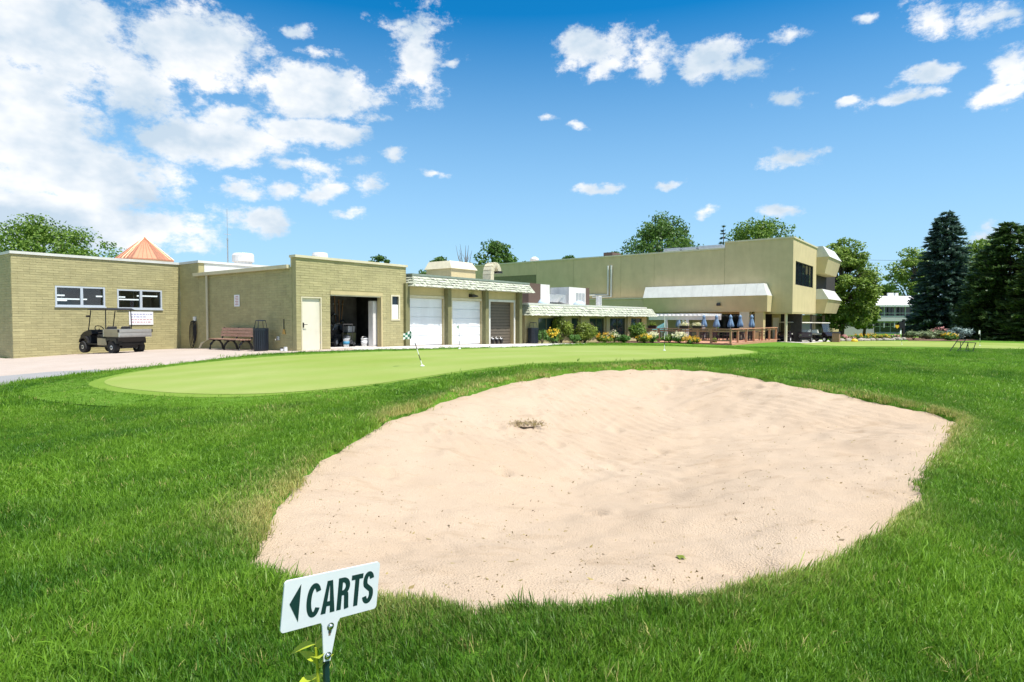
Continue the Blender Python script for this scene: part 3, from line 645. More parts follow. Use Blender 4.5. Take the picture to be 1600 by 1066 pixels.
bucket(579.5, .7, 'bucket_blue', 'white bucket with blue band at right of the tool bay')
bucket(541, .9, 'bucket_blue', 'white bucket with blue band beside the spreader at left of the bay')
bucket(574, 1.05, 'bucket_white', 'white bucket behind the pair on the tool bay floor')
lk = thing('steel_locker', 'tall narrow pale locker just inside the right edge of the tool bay', 'locker', uv(u1 - .14, .34, zf), RZ)
MB().box(-.13, .22, 0, .3, 0, 2.05).build('body', 'ac_white', lk); MB().box(-.12, .21, -.02, 0, .06, 2.0).build('door', 'ac_white', lk); MB().box(.15, .17, -.04, -.02, 1.0, 1.15).build('handle', 'steel', lk)
sd = thing('seed_spreader', 'dark push spreader with round wheels among the clutter in the tool bay', 'spreader', uv(u0 + 1.0, 1.4, zf), RZ + .5)
MB().hexa([(-.12, -.12, .35), (.12, -.12, .35), (.12, .12, .35), (-.12, .12, .35)], [(-.28, -.25, .75), (.28, -.25, .75), (.28, .25, .75), (-.28, .25, .75)]).build('hopper', 'black_plastic', sd)
for s_ in (-1, 1):
    wl = MB().lathe([(.17, -.04), (.2, -.03), (.2, .03), (.17, .04)], (0, s_ * .3, .2), 16, 'y').build('wheel', 'rubber', sd); MB().lathe([(.1, -.045), (.1, .045)], (0, s_ * .3, .2), 10, 'y').build('rim', 'galv', wl)
MB().tube([(0, -.3, .2), (0, .3, .2)], .015).build('axle', 'steel', sd); MB().tube([(0, 0, .4), (.5, -.05, 1.0), (.55, -.25, 1.05)], .016).build('push_handle', 'steel', sd)
cab = thing('work_cabinet', 'low grey cabinet at the left side of the tool bay', 'cabinet', uv(u0 + .1, .8, zf), RZ)
MB().box(0, .45, 0, .6, 0, 1.05).build('body', 'ac_white', cab); MB().box(-.02, .47, -.02, .62, 1.05, 1.09).build('top', 'white_paint', cab); MB().box(.03, .42, -.018, 0, .05, 1.0).build('door', 'ac_white', cab)
mw = thing('push_mower', 'dark push mower parked at the middle of the tool bay', 'mower', uv((u0 + u1) / 2 + .35, 1.15, zf), RZ - 2.2)
MB().hexa([(-.4, -.26, .12), (.4, -.26, .12), (.4, .26, .12), (-.4, .26, .12)], [(-.33, -.22, .3), (.33, -.22, .3), (.33, .22, .3), (-.33, .22, .3)]).build('deck', 'black_plastic', mw)
MB().lathe([(.15, .3), (.16, .45), (.1, .52)], n=12).build('engine', 'steel', mw)
for sx in (-1, 1):
    for sy in (-1, 1): w_ = MB().lathe([(.1, -.03), (.11, 0), (.1, .03)], (sx * .33, sy * .29, .11), 12, 'y').build('wheel', 'rubber', mw); MB().lathe([(.05, -.035), (.05, .035)], (sx * .33, sy * .29, .11), 10, 'y').build('hub', 'bucket_white', w_)
for sy in (-1, 1): MB().tube([(.35, sy * .2, .25), (.95, sy * .2, 1.0)], .014).build('handle_bar', 'black_plastic', mw)
MB().tube([(.95, -.2, 1.0), (.95, .2, 1.0)], .016).build('grip', 'black_plastic', mw)

for k, (fr_, zz, r_) in enumerate(((.22, 1.75, .22), (.42, 1.55, .26), (.63, 1.85, .2), (.8, 1.5, .24))):
    t = thing('hose_coil', ['leftmost', 'second from left', 'second from right', 'rightmost'][k] + ' dark hose coil hung on the back wall of the tool bay', 'hose', uv(u0 + (u1 - u0) * fr_, 2.12, zf + zz - 1.0), RZ, 'hose coils in the tool bay')
    for j in range(3): MB().tube([((r_ - .02 * j) * math.sin(a), .02 * j - .03, (r_ + .03 * j) * math.cos(a) + .4) for a in [i * math.pi / 9 for i in range(19)]], .02, 5).build('loop', 'rubber', t)
    MB().box(-.03, .03, -.06, .19, .58, .62).build('hook', 'steel', t)
for k, (fr_, vv, w, hh, m_) in enumerate(((.28, 1.75, .5, .42, 'navy'), (.28, 1.75, .42, .3, 'stone'), (.52, 1.8, .6, .5, 'black_plastic'), (.78, 1.6, .5, .6, 'olive_trim'), (.78, 1.6, .4, .28, 'galv'))):
    zb = zf + (.42 + .03 if k == 1 else .6 + .03 if k == 4 else 0)
    t = thing('storage_bin', ['navy bin on the floor at the left of the tool bay', 'grey brown bin stacked on the navy bin in the tool bay', 'black bin on the floor behind the mower', 'olive bin on the floor at the right of the tool bay', 'grey metal bin stacked on the olive bin in the tool bay'][k], 'bin', uv(u0 + (u1 - u0) * fr_, vv, zb), RZ, 'bins in the tool bay')
    MB().hexa([(-w * .44, -.18, 0), (w * .44, -.18, 0), (w * .44, .18, 0), (-w * .44, .18, 0)], [(-w / 2, -.2, hh), (w / 2, -.2, hh), (w / 2, .2, hh), (-w / 2, .2, hh)]).build('tub', m_, t); MB().box(-w / 2 - .02, w / 2 + .02, -.22, .22, hh + .001, hh + .03).build('lid', 'black_plastic', t)
# on the side wall
v0, z1 = pu(367, 461, 0); v1, z0 = pu(375.5, 479, 0)
t = thing('parking_sign', 'small white vertical sign with red print on the shed side wall', 'sign', uv(-.03, (v0 + v1) / 2, z0), RZ); hw = abs(v0 - v1) / 2
MB().box(-.008, .008, -hw, hw, 0, z1 - z0).build('plate', 'notice_white', t)
mb = MB()
for k in range(6): mb.box(-.0105, -.0085, -hw * .6, hw * (.6 - .15 * (k % 2)), (z1 - z0) * (.12 + .14 * k), (z1 - z0) * (.12 + .14 * k) + .035)
mb.build('print_line', 'ink_red', t, kind='stuff')
hv, hz = pu(306, 499, 0)
t = thing('charging_cable', 'coiled black cable hanging from a white outlet box on the return wall', 'cable', uv(-.03, hv, hz), RZ)
MB().box(-.07, .015, -.09, .09, -.08, .12).build('outlet_box', 'white_paint', t, bevel=.01)
mb = MB()
for k in range(4):
    pts = [(-.05 - .02 * k, -.02 + .05 * k - .02 + (.16 + .03 * k) * math.sin(a) * (1 if k % 2 else -1), -.55 - .06 * k + (.5 + .05 * k) * math.cos(a)) for a in [i * 2 * math.pi / 14 for i in range(15)]]
    mb.tube(pts, .018, 5)
mb.tube([(-.05, .0, -.08), (-.07, .05, -.4), (-.06, 0, -.9), (-.08, .05, -1.28)], .018, 5)
mb.build('cable_coil', 'rubber', t)
bv, bz = pu(445, 520, 0)
t = thing('hand_broom', 'short black handled broom with yellow bristles hung on the shed side wall', 'broom', uv(-.04, bv, bz), RZ)
MB().tube([(0, 0, .12), (0, 0, .55)], .016).build('handle', 'black_plastic', t); MB().hexa([(-.02, -.09, -.05), (.02, -.09, -.05), (.02, .09, -.05), (-.02, .09, -.05)], [(-.02, -.04, .14), (.02, -.04, .14), (.02, .04, .14), (-.02, .04, .14)]).build('bristles', 'broom_wood', t); MB().box(-.01, .04, -.01, .01, .5, .52).build('peg', 'steel', t)
fv, fz = pu(436.5, 528, 0)
t = thing('hose_bib', 'small grey water tap box low on the shed side wall', 'tap', uv(-.03, fv, fz), RZ)
MB().box(-.06, .018, -.07, .07, -.1, .06).build('box', 'galv', t, bevel=.01); MB().tube([(-.06, 0, -.02), (-.14, 0, -.02), (-.15, 0, -.08)], .016).build('spout', 'chrome', t)
# bench
v0 = pu(337, 540, -.6)[0]; v1 = pu(387, 540, -.6)[0]; bl = abs(v0 - v1); bc = uv(-.62, (v0 + v1) / 2); bc.z = H(bc.x, bc.y) + .012
bn = thing('park_bench', 'wooden slatted bench with black arched legs against the shed side wall', 'bench', bc, RZ)
for k in range(4): MB().box(-.30 + k * .125, -.19 + k * .125, -bl / 2, bl / 2, .43, .47).build('seat_slat', 'bench_wood', bn)
for k in range(3): z_ = .56 + k * .13; MB().hexa([(.24 + k * .03, -bl / 2, z_), (.28 + k * .03, -bl / 2, z_), (.28 + k * .03, bl / 2, z_), (.24 + k * .03, bl / 2, z_)], [(.265 + k * .03, -bl / 2, z_ + .11), (.305 + k * .03, -bl / 2, z_ + .11), (.305 + k * .03, bl / 2, z_ + .11), (.265 + k * .03, bl / 2, z_ + .11)]).build('back_slat', 'bench_wood', bn)
for y in (-bl / 2 + .12, 0, bl / 2 - .12):
    mb = MB(); mb.tube([(-.30, y, 0), (-.26, y, .22), (-.14, y, .36), (.0, y, .41)], [.05, .045, .04, .035], 6); mb.tube([(.30, y, 0), (.24, y, .22), (.14, y, .36), (0, y, .41)], [.05, .045, .04, .035], 6)
    mb.tube([(-.3, y, .42), (.2, y, .41)], .022, 6); mb.tube([(.16, y, .38), (.27, y, .5), (.37, y, .96)], [.04, .035, .025], 6); mb.build('leg', 'black_plastic', bn)
def trash(loc, lab, r_=.30, h_=.92):
    t = thing('trash_can', lab, 'trash can', loc, RZ)
    MB().lathe([(r_ * .86, .03), (r_ * .88, h_ - .05)], n=20).build('liner', 'black_plastic', t)
    for k in range(22):
        q = 2 * math.pi * k / 22; c, s_ = math.cos(q), math.sin(q); w = r_ * .105
        mb = MB(); p_ = lambda rr, ww, zz: (rr * c - ww * s_, rr * s_ + ww * c, zz)
        mb.hexa([p_(r_ * .92, -w, .05), p_(r_ * .98, -w, .05), p_(r_ * .98, w, .05), p_(r_ * .92, w, .05)], [p_(r_ * .92, -w, h_ - .1), p_(r_ * .98, -w, h_ - .1), p_(r_ * .98, w, h_ - .1), p_(r_ * .92, w, h_ - .1)]); mb.build('slat', 'navy', t)
    MB().lathe([(r_ * .9, 0), (r_ * .9, .05)], n=20).build('base', 'navy', t); MB().lathe([(r_, h_ - .1), (r_, h_), (r_ * .7, h_), (r_ * .7, h_ - .06)], n=20).build('rim', 'navy', t)
    mb = MB()
    for q in (.6, 2.54, 3.74, 5.68): mb.tube([(r_ * .8 * math.cos(q), r_ * .8 * math.sin(q), h_), (r_ * .62 * math.cos(q), r_ * .62 * math.sin(q), h_ + .3)], .012, 5)
    mb.build('cap_post', 'navy', t); MB().lathe([(r_ * .66, h_ + .29), (r_ * .64, h_ + .325), (.02, h_ + .34)], n=16).build('rain_cap', 'navy', t)
    return t
p = uv(-.55, pu(409.5, 540, -.5)[0]); p.z = H(p.x, p.y) + .012; trash(p, 'dark slatted trash can with rain cap beside the bench')
p = uv(-.25, pu(448, 546, -.2)[0]); p.z = H(p.x, p.y) + .012
t = thing('paint_can', 'small white can on the paving at the shed corner', 'can', p, 0); MB().lathe([(.07, 0), (.07, .15), (.075, .16)], n=12).build('body', 'white_paint', t); MB().lathe([(.06, .16), (.06, .17)], n=12).build('lid', 'galv', t)
p = uv(-.3, pu(444, 546, -.2)[0]); p.z = H(p.x, p.y) + .012
t = thing('paint_can', 'small dark lidded can on the paving by the shed corner', 'can', p, 0); MB().lathe([(.06, 0), (.06, .10)], n=12).build('body', 'white_paint', t); MB().lathe([(.065, .10), (.065, .14)], n=12).build('lid', 'black_plastic', t)

# ------------------------------------------------------------------ cart garage with the shake mansard
VG = .12
uG0, uG1 = US + .28, pv(816, 500, VG)[0]
gar, o = bld('cart_garage', 'tan garage row with two white doors, one brown door and shake mansard', 'building', uG0, VG, 0)
doors = [pvb(639.5, 693, 466, 541, VG), pvb(706.5, 752.5, 470, 539, VG), pvb(766, 802.5, 472, 537, VG)]
zM = pv(640, 427, -.2)[1]                                     # top of mansard
eb = -.55; zE = pv(650, 446.5, eb)[1]
ops = [(d[0], d[1], -.3, d[3]) for d in doors]
wall(gar, o, 'u', VG, uG0, uG1, -.3, zE + .30, ops, brick=False, name='front_wall', m='tan_stucco')
sbox(gar, o, 'roof', 'roof_gravel', uG0 - .2, uG1 + .4, .4, 14, zM - .3, zM - .12)
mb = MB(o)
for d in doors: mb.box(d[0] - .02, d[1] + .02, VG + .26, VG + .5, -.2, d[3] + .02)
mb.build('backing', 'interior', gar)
for i, d in enumerate(doors):
    g0 = H(*uv((d[0] + d[1]) / 2, VG)[:2]) + .03; rec = VG + (.10 if i < 2 else .24)
    dt = MB(o).box(d[0], d[1], rec + .03, rec + .05, g0 - .05, d[3]).build('garage_door', 'door_white' if i < 2 else 'brown_door', gar)
    if i == 2: dt['label'] = 'brown ribbed roll door set back in shade'
    n = 5 if i < 2 else 14; hh = (d[3] - g0) / n
    for k in range(n): MB(o).box(d[0] + .012, d[1] - .012, rec, rec + .028, g0 + k * hh + .011, g0 + (k + 1) * hh - .011).build('panel', 'door_white' if i < 2 else 'brown_door', dt, bevel=.006)
    frame(gar, o, 'u', VG, d[0] - .13, d[1] + .13, -.2, d[3] + .12, .125, -.022, -.001, 'cream_trim' if i < 2 else 'white_metal', 'door_casing')
for px in (636.5, 702, 760.5, 813):
    a = pv(px, 500, -.12)[0]; g0 = H(*uv(a, -.1)[:2])
    MB(o).box(a - .13, a + .13, -.16, VG - .024, g0 - .1, zE + .12).build('post', 'olive_trim', gar)
a = pv(737, 462, VG - .03)[0]; lz = pv(737, 463, VG - .03)[1]
lm = MB(o); lm.hexa([(a - .22, VG - .32, lz - .03), (a + .22, VG - .32, lz - .03), (a + .22, VG - .01, lz - .06), (a - .22, VG - .01, lz - .06)], [(a - .2, VG - .3, lz + .03), (a + .2, VG - .3, lz + .03), (a + .2, VG - .01, lz + .12), (a - .2, VG - .01, lz + .12)]); lm.build('wall_lamp', 'black_plastic', gar)
def mansard(par, o, u0, u1, ve, vt, ze, zt, rows, end=True, name='mansard', m='shake', cw=.17):
    """sloped skirt of split shakes: eave at ve/ze, top at vt/zt, hipped left end"""
    mb = MB(o); k = vt - ve
    mb.hexa([(u0, ve, ze), (u1, ve, ze), (u1, vt + .5, ze), (u0, vt + .5, ze)], [(u0 + k * .6, vt, zt), (u1 - k * .6, vt, zt), (u1 - k * .6, vt + .5, zt), (u0 + k * .6, vt + .5, zt)])
    core = mb.build(name, m, par)
    rn = random.Random(int(u0 * 10)); mb = MB(o)
    for r_ in range(rows):
        f0, f1 = r_ / rows, (r_ + 1.25) / rows; f1 = min(f1, 1)
        a = u0 + k * .6 * f0; e = u1 - k * .6 * f0
        while a < e:
            w = rn.uniform(.6, 1.35) * cw; b = min(a + w - .008, e); j = rn.uniform(-.02, .02); th = rn.uniform(.045, .085)
            z0, y0 = ze + (zt - ze) * f0 + j, ve + k * f0; z1_, y1 = ze + (zt - ze) * f1, ve + k * f1
            mb.add([(a, y0 - th, z0), (b, y0 - th * rn.uniform(.7, 1.2), z0 + rn.uniform(-.012, .012)), (b, y0 + .03, z0), (a, y0 + .03, z0), (a, y1 - .006, z1_), (b, y1 - .006, z1_)], [(0, 1, 5, 4), (0, 3, 2, 1), (0, 4, 3), (1, 2, 5)])
            a += w
        if end:                                            # hipped end facing -u
            a = ve + k * f0; e = vt + .45
            while a < e:
                w = rn.uniform(.6, 1.35) * cw; b = min(a + w - .008, e); j = rn.uniform(-.02, .02); th = rn.uniform(.045, .085); x0 = u0 + k * .6 * f0; x1 = u0 + k * .6 * f1
                z0, z1_ = ze + (zt - ze) * f0 + j, ze + (zt - ze) * f1
                mb.add([(x0 - th, a, z0), (x0 - th, b, z0), (x0 + .03, b, z0), (x0 + .03, a, z0), (x1 - .006, a, z1_), (x1 - .006, b, z1_)], [(0, 1, 5, 4), (0, 3, 2, 1), (0, 4, 3), (1, 2, 5)]); a += w
    mb.build('shakes', m, core, kind='stuff')
    return core
mansard(gar, o, uG0 - .26, uG1 + .35, eb, -.2, zE, zM - .1, 4)
sbox(gar, o, 'flashing', 'flashing', uG0 - .12, uG1 + .24, -.26, .35, zM - .1, zM)
p = uv(uG1 + .75, -.15); p.z = H(p.x, p.y) + .02; trash(p, 'dark trash can with rain cap at the right end of the garage row', .33, .95)
# little lawn-marker baskets in front of the brown door
for k in range(3):
    a = pv(769.5 + 6.5 * k, 533, VG - .05)[0]; p = uv(a, VG - .08); p.z = H(p.x, p.y) + .02
    t = thing('range_basket', ['leftmost', 'middle', 'rightmost'][k] + ' of three small dark ball baskets at the foot of the brown door', 'basket', p, RZ, 'ball baskets by the brown door')
    MB().lathe([(.08, 0), (.13, .28), (.115, .28), (.07, .03)], n=10).build('basket', 'black_plastic', t); MB().lathe([(.1, .2), (.1, .26), (.03, .31)], n=10).build('balls', 'bucket_white', t)
    MB().tube([(.12 * math.cos(q), 0, .28 + .12 * math.sin(q)) for q in [i * math.pi / 6 for i in range(7)]], .008, 4).build('handle', 'steel', t)

# ------------------------------------------------------------------ low restaurant wing
ve = -.5; vw = .2
uR0 = pv(830, 492, ve)[0]; uR1 = pv(1027, 494, ve)[0]; zRe = pv(840, 493, ve)[1]; zRt = pv(840, 477, -.1)[1]
rw, o = bld('restaurant_wing', 'low dining wing with long shake mansard behind the flower bed', 'building', uR0, vw, 0)
mansard(rw, o, uR0, uR1, ve, -.08, zRe, zRt, 4)
sbox(rw, o, 'coping', 'white_metal', uR0 + .2, uR1 - 1.2, -.12, .3, zRt + .001, zRt + .12)
sbox(rw, o, 'roof', 'roof_gravel', uR0 + .3, uR1 - .3, .3, 12, zRt - .2, zRt - .05)
wx = [(841, 868), (893, 904), (921, 944), (953, 977), (986, 1003)]
ops = [(pv(a, 510, vw)[0], pv(b, 510, vw)[0], .35, zRe - .12) for a, b in wx]
wall(rw, o, 'u', vw, uR0 + .35, uR1 - .55, -.5, zRe + .25, ops, brick=False, name='front_wall', m='tan_stucco')
wall(rw, o, 'v', uR0 + .35, vw + .25, 4, -.5, zRe + .25, brick=False, name='side_wall', m='olive_stucco')
for q in ops:
    w_ = frame(rw, o, 'u', vw, q[0], q[1], q[2], q[3], .06, .02, .16, 'olive_trim', 'window')
    n = max(1, round((q[1] - q[0]) / 1.1))
    for k in range(n):
        a0 = q[0] + .06 + k * (q[1] - q[0] - .12) / n; a1 = q[0] + .06 + (k + 1) * (q[1] - q[0] - .12) / n
        sbox(w_, o, 'pane', 'glass_green', a0 + .02, a1 - .02, vw + .09, vw + .1, q[2] + .06, q[3] - .06)
        if k: sbox(w_, o, 'mullion', 'olive_trim', a0 - .02, a0 + .02, vw + .05, vw + .14, q[2] + .06, q[3] - .06)
for px in (908, 948, 981):
    a = pv(px, 505, vw - .1)[0]; MB(o).box(a - .09, a + .09, vw - .14, vw - .002, -.4, zRe - .02).build('pier', 'tan_stucco', rw)
# roof plant
def uvr(px, py, v): a, z = pv(px, py, v); return a
def acunit(px0, px1, v, y0, lab, brown_left):
    a0, a1 = uvr(px0, 460, v), uvr(px1, 460, v); z1 = pv((px0 + px1) / 2, y0, v)[1]; zb_ = zRt - .05; h_ = z1 - zb_
    t = thing('rooftop_unit', lab, 'air conditioner', uv((a0 + a1) / 2, v, zb_), RZ); w = (a1 - a0) / 2; dp = min(2.2, w * 1.1)
    MB().box(-w * .95, w * .95, .1, dp, 0, h_ * .18).build('curb', 'ac_white', t); s_ = w * .1
    if brown_left: MB().box(-w, s_, 0, dp, h_ * .18, h_).build('coil_section', 'ac_brown', t); MB().box(s_ + .01, w, 0, dp, h_ * .18, h_ - .02).build('cabinet', 'ac_white', t)
    else:
        MB().box(-w, w * .62, 0, dp, h_ * .18, h_ - .04).build('cabinet', 'ac_white', t); MB().box(w * .63, w, 0, dp, h_ * .18, h_).build('coil_section', 'ac_brown', t)
        for k in range(3): MB().box(-w * .35 + k * w * .3, -w * .12 + k * w * .3, -.03, 0, h_ * .28, h_ * .72).build('access_panel', 'galv', t)
    return t, w, h_, dp
t, w, h_, dp = acunit(826, 859, 2.0, 443.5, 'rooftop air conditioner with brown coil side nearest the garage', True)
MB().hexa([(w, .1, h_ * .25), (w + 1.5, .3, h_ * .25), (w + 1.5, dp * .8, h_ * .25), (w, dp * .8, h_ * .25)], [(w, .1, h_ * .6), (w + 2.3, .3, h_ * .58), (w + 2.3, dp * .8, h_ * .58), (w, dp * .8, h_ * .6)]).build('duct', 'galv', t)
t, w, h_, dp = acunit(889, 921, 2.2, 449, 'rooftop air conditioner with access panels and brown right end', False)
MB().hexa([(-w - 1.1, .2, h_ * .3), (-w, .2, h_ * .2), (-w, dp, h_ * .2), (-w - 1.1, dp, h_ * .3)], [(-w - 1.5, .2, h_ * .62), (-w, .2, h_ * .62), (-w, dp, h_ * .62), (-w - 1.5, dp, h_ * .62)]).build('duct', 'galv', t)
for (px, wpx, lab) in ((849, 18, 'domed bubble skylight at the left of the dining wing roof'), (906, 25, 'domed bubble skylight in front of the right rooftop unit')):
    a = uvr(px, 472, .9); r_ = wpx * 38 / FPX / 2
    t = thing('skylight', lab, 'skylight', uv(a, .95, zRt - .05), RZ); MB().box(-r_, r_, -.5, .5, 0, .12).build('curb', 'ac_white', t)
    MB().lathe([(r_ * .95, .12), (r_ * .85, .3), (r_ * .6, .43), (r_ * .3, .5), (.03, .52)], n=18).build('dome', 'skylight', t, smooth=True)
a = uvr(938, 470, 1.2); t = thing('roof_box', 'small white electrical box standing on the dining wing roof', 'box', uv(a, 1.2, zRt - .05), RZ); MB().box(-.22, .22, 0, .25, .25, .95).build('case', 'ac_white', t); MB().box(-.16, .16, -.012, 0, .3, .9).build('door', 'galv', t); MB().box(-.03, .03, .1, .16, 0, .25).build('leg', 'steel', t)

# ------------------------------------------------------------------ main clubhouse
UM = 43.7
vC = pu(1239, 430, UM)[0]                                      # near corner
zTop = pu(1239, 372, UM)[1]; vSt = pu(1132, 390, UM)[0]; zT2 = pu(1131, 389.5, UM)[1]; zSo = pu(1239, 488, UM)[1]
vEnd = pu(700, 420, UM)[0]
mn, o = bld('clubhouse', 'two storey olive stucco clubhouse with white sloped bands', 'building', UM, vC, -.5)
rec = (pu(838, 436, UM)[0], pu(770, 436, UM)[0], pu(805, 445, UM)[1], pu(805, 431, UM)[1])
TK = .3
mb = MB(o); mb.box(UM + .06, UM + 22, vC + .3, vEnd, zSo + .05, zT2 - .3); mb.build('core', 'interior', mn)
joints = [vC + .0]
for px in (1132, 1022, 970, 896, 838, 770): joints.append(pu(px, 430, UM)[0])
joints.append(vEnd)
for k, (a, b) in enumerate(zip(joints, joints[1:])):
    zt = zTop if k == 0 else zT2; z0_ = zSo
    cs = cells(a + (.0 if k == 0 else .012), b - .012, z0_, zt, [rec] if k >= 4 else [])
    mb = MB(o)
    for (l_, r_, bb, tt) in cs: mb.box(UM, UM + TK, l_, r_, bb, tt)
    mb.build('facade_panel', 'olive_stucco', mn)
    sbox(mn, o, 'coping', 'cream_trim', UM - .08, UM + TK + .06, a - (.08 if k == 0 else 0), b, zt + .001, zt + .14)
sbox(mn, o, 'joint_backing', 'olive_trim', UM + .02, UM + .055, vC + .2, vEnd, zSo + .01, zT2 - .05)
sbox(mn, o, 'recess_glass', 'glass_dark', UM + .5, UM + .52, rec[0] - .2, rec[1] + .2, rec[2] - .2, rec[3] + .2)
sbox(mn, o, 'roof', 'roof_gravel', UM + .3, UM + 22, vC + .35, vEnd, zT2 - .3, zT2 - .2)
# end face with the window
uE = pv(1275.5, 430, vC)[0]
wq = pvb(1243, 1270.5, 412, 447.5, vC)
mb = MB(o)
for (l_, r_, bb, tt) in cells(UM + TK + .002, uE, zSo, zTop, [wq]): mb.box(l_, r_, vC, vC + .3, bb, tt)
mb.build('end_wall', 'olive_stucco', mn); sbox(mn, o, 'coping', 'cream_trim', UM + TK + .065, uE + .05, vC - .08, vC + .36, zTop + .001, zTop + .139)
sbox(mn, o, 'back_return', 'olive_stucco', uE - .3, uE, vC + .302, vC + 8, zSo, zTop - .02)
sbox(mn, o, 'soffit', 'tan_stucco', UM - .02, uE + .1, vC + .02, vC + 9, zSo - .12, zSo - .004)
w_ = frame(mn, o, 'u', vC, *wq, .07, .04, .2, 'black_plastic', 'window')
for k in range(5):
    a0 = wq[0] + .07 + k * (wq[1] - wq[0] - .14) / 5; a1 = wq[0] + .07 + (k + 1) * (wq[1] - wq[0] - .14) / 5
    sbox(w_, o, 'pane', 'glass_dark', a0 + .03, a1 - .03, vC + .13, vC + .14, wq[2] + .07, wq[3] - .07)
    if k: sbox(w_, o, 'mullion', 'black_plastic', a0 - .03, a0 + .03, vC + .07, vC + .18, wq[2] + .07, wq[3] - .07)
# lower front block and its white band
uF = UM - 1.7
vR = pu(1199, 461, uF)[0]; vLft = pu(905, 470, uF)[0]; zMid = pu(1199, 461.5, uF)[1]; zCap = pu(1199, 442, uF)[1]; zLed = pu(980, 467.5, uF)[1]; vBand = pu(1005, 457, uF)[0]; zS2 = pu(1199, 487, uF)[1]
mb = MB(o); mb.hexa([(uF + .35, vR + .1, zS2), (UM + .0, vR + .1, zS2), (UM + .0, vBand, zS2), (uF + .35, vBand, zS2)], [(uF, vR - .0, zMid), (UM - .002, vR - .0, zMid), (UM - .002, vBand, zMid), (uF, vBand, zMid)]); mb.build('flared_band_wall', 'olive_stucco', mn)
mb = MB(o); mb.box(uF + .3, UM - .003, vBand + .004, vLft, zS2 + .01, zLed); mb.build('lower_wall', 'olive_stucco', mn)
sbox(mn, o, 'ledge_coping', 'cream_trim', uF + .22, UM - .01, vBand + .01, vLft, zLed + .001, zLed + .1)
nP = 12
for k in range(nP):                                            # white sheet panels of the sloped band
    a, b = vR + (vBand - vR) * k / nP, vR + (vBand - vR) * (k + 1) / nP
    mb = MB(o); mb.hexa([(uF - .07, a + .006, zMid + .002), (UM - .003, a + .006, zMid + .002), (UM - .003, b - .006, zMid + .002), (uF - .07, b - .006, zMid + .002)], [(uF + .5, a + (.45 if k == 0 else .006), zCap), (UM - .003, a + (.45 if k == 0 else .006), zCap), (UM - .003, b - .006, zCap), (uF + .5, b - .006, zCap)]); mb.build('white_band_panel', 'white_metal', mn)
a, z = pu(1123, 476, uF + .1); MB(o).lathe([(.18, -.12), (.2, 0), (.16, .14)], (uF + .02, a, z), 12).build('wall_lamp', 'black_plastic', mn)
# balconies at the far end
def balcony(x0, x1, yt, ym, yb, xb, nm):
    vB_ = vC + .0; a0 = uE + .002; a1 = pv(x1, ym, vB_ - 1.2)[0]; zt, zm, zb_ = pv(x0, yt, vB_)[1], pv(x0, ym, vB_)[1], pv(x0, yb, vB_)[1]
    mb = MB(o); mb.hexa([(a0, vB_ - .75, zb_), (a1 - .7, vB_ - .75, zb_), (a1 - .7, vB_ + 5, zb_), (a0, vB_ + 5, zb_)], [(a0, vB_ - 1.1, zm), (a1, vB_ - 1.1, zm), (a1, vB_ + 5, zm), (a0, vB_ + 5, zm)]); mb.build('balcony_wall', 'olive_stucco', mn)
    n = 6
    for k in range(n):
        p0, p1 = a0 + (a1 - a0) * k / n, a0 + (a1 - a0) * (k + 1) / n
        mb = MB(o); mb.hexa([(p0 + .005, vB_ - 1.17, zm + .002), (p1 - .005, vB_ - 1.17, zm + .002), (p1 - .005, vB_ + 5, zm + .002), (p0 + .005, vB_ + 5, zm + .002)], [(p0 + .005, vB_ - .55, zt), (p1 - (.7 if k == n - 1 else .005), vB_ - .55, zt), (p1 - (.7 if k == n - 1 else .005), vB_ + 5, zt), (p0 + .005, vB_ + 5, zt)]); mb.build('white_band_panel', 'white_metal', mn)
    return a1, zt, zb_
aU, ztU, zbU = balcony(1276, 1316, 385, 402, 428, 1309, 'upper')
aL, ztL, zbL = balcony(1276, 1316, 452, 468, 489.5, 1309, 'lower')
sbox(mn, o, 'balcony_back_wall', 'brown_door', uE + .01, aL - 1, vC + 1.2, vC + 1.4, ztL, zbU)
for k in range(4): sbox(mn, o, 'balcony_glass', 'glass_dark', uE + .3 + k * (aL - uE - 1.6) / 4, uE + .2 + (k + 1) * (aL - uE - 1.6) / 4, vC + 1.16, vC + 1.19, ztL + .05, zbU - .1)
# ground floor: set-back walls, columns, glass
gz = -.55
vq = lambda px, u_: pu(px, 505, u_)[0]
ug = UM + 1.2
mb = MB(o); mb.box(ug, ug + .3, vq(1120, ug), vLft, gz, zSo - .13); mb.build('ground_wall', 'tan_stucco', mn)
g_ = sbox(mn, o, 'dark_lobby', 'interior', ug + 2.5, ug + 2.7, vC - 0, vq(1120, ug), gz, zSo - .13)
for (x0, x1) in ((1120, 1141), (1142, 1159), (1171, 1182)): sbox(mn, o, 'glass_pane', 'glass_dark', ug + .6, ug + .63, vq(x1, ug), vq(x0, ug), gz + .1, zSo - .14)
for (px, w, m_) in ((1165, .42, 'cream_trim'), (1187.5, .36, 'tan_stucco')):
    a = vq(px, UM - .9); sbox(mn, o, 'column', m_, UM - .9 - w, UM - .9 + w, a - w, a + w, gz, zS2 - .001)
sbox(mn, o, 'lobby_wall', 'tan_stucco', ug + 2.0, ug + 2.2, vq(1219, ug + 2), vq(1206, ug + 2), gz, zSo - .13)
dd = sbox(mn, o, 'lobby_door', 'door_cream', ug + 1.93, ug + 1.99, vq(1217.5, ug + 2), vq(1208, ug + 2), gz + .1, gz + 2.3); sbox(dd, o, 'handle', 'black_plastic', ug + 1.9, ug + 1.925, vq(1215.5, ug + 2), vq(1214.8, ug + 2), gz + 1, gz + 1.3)
a = vq(1228, UM + .3); MB(o).tube([(UM + .3, a, gz), (UM + .3, a, zSo - .12)], .13, 10).build('column', 'cream_trim', mn)
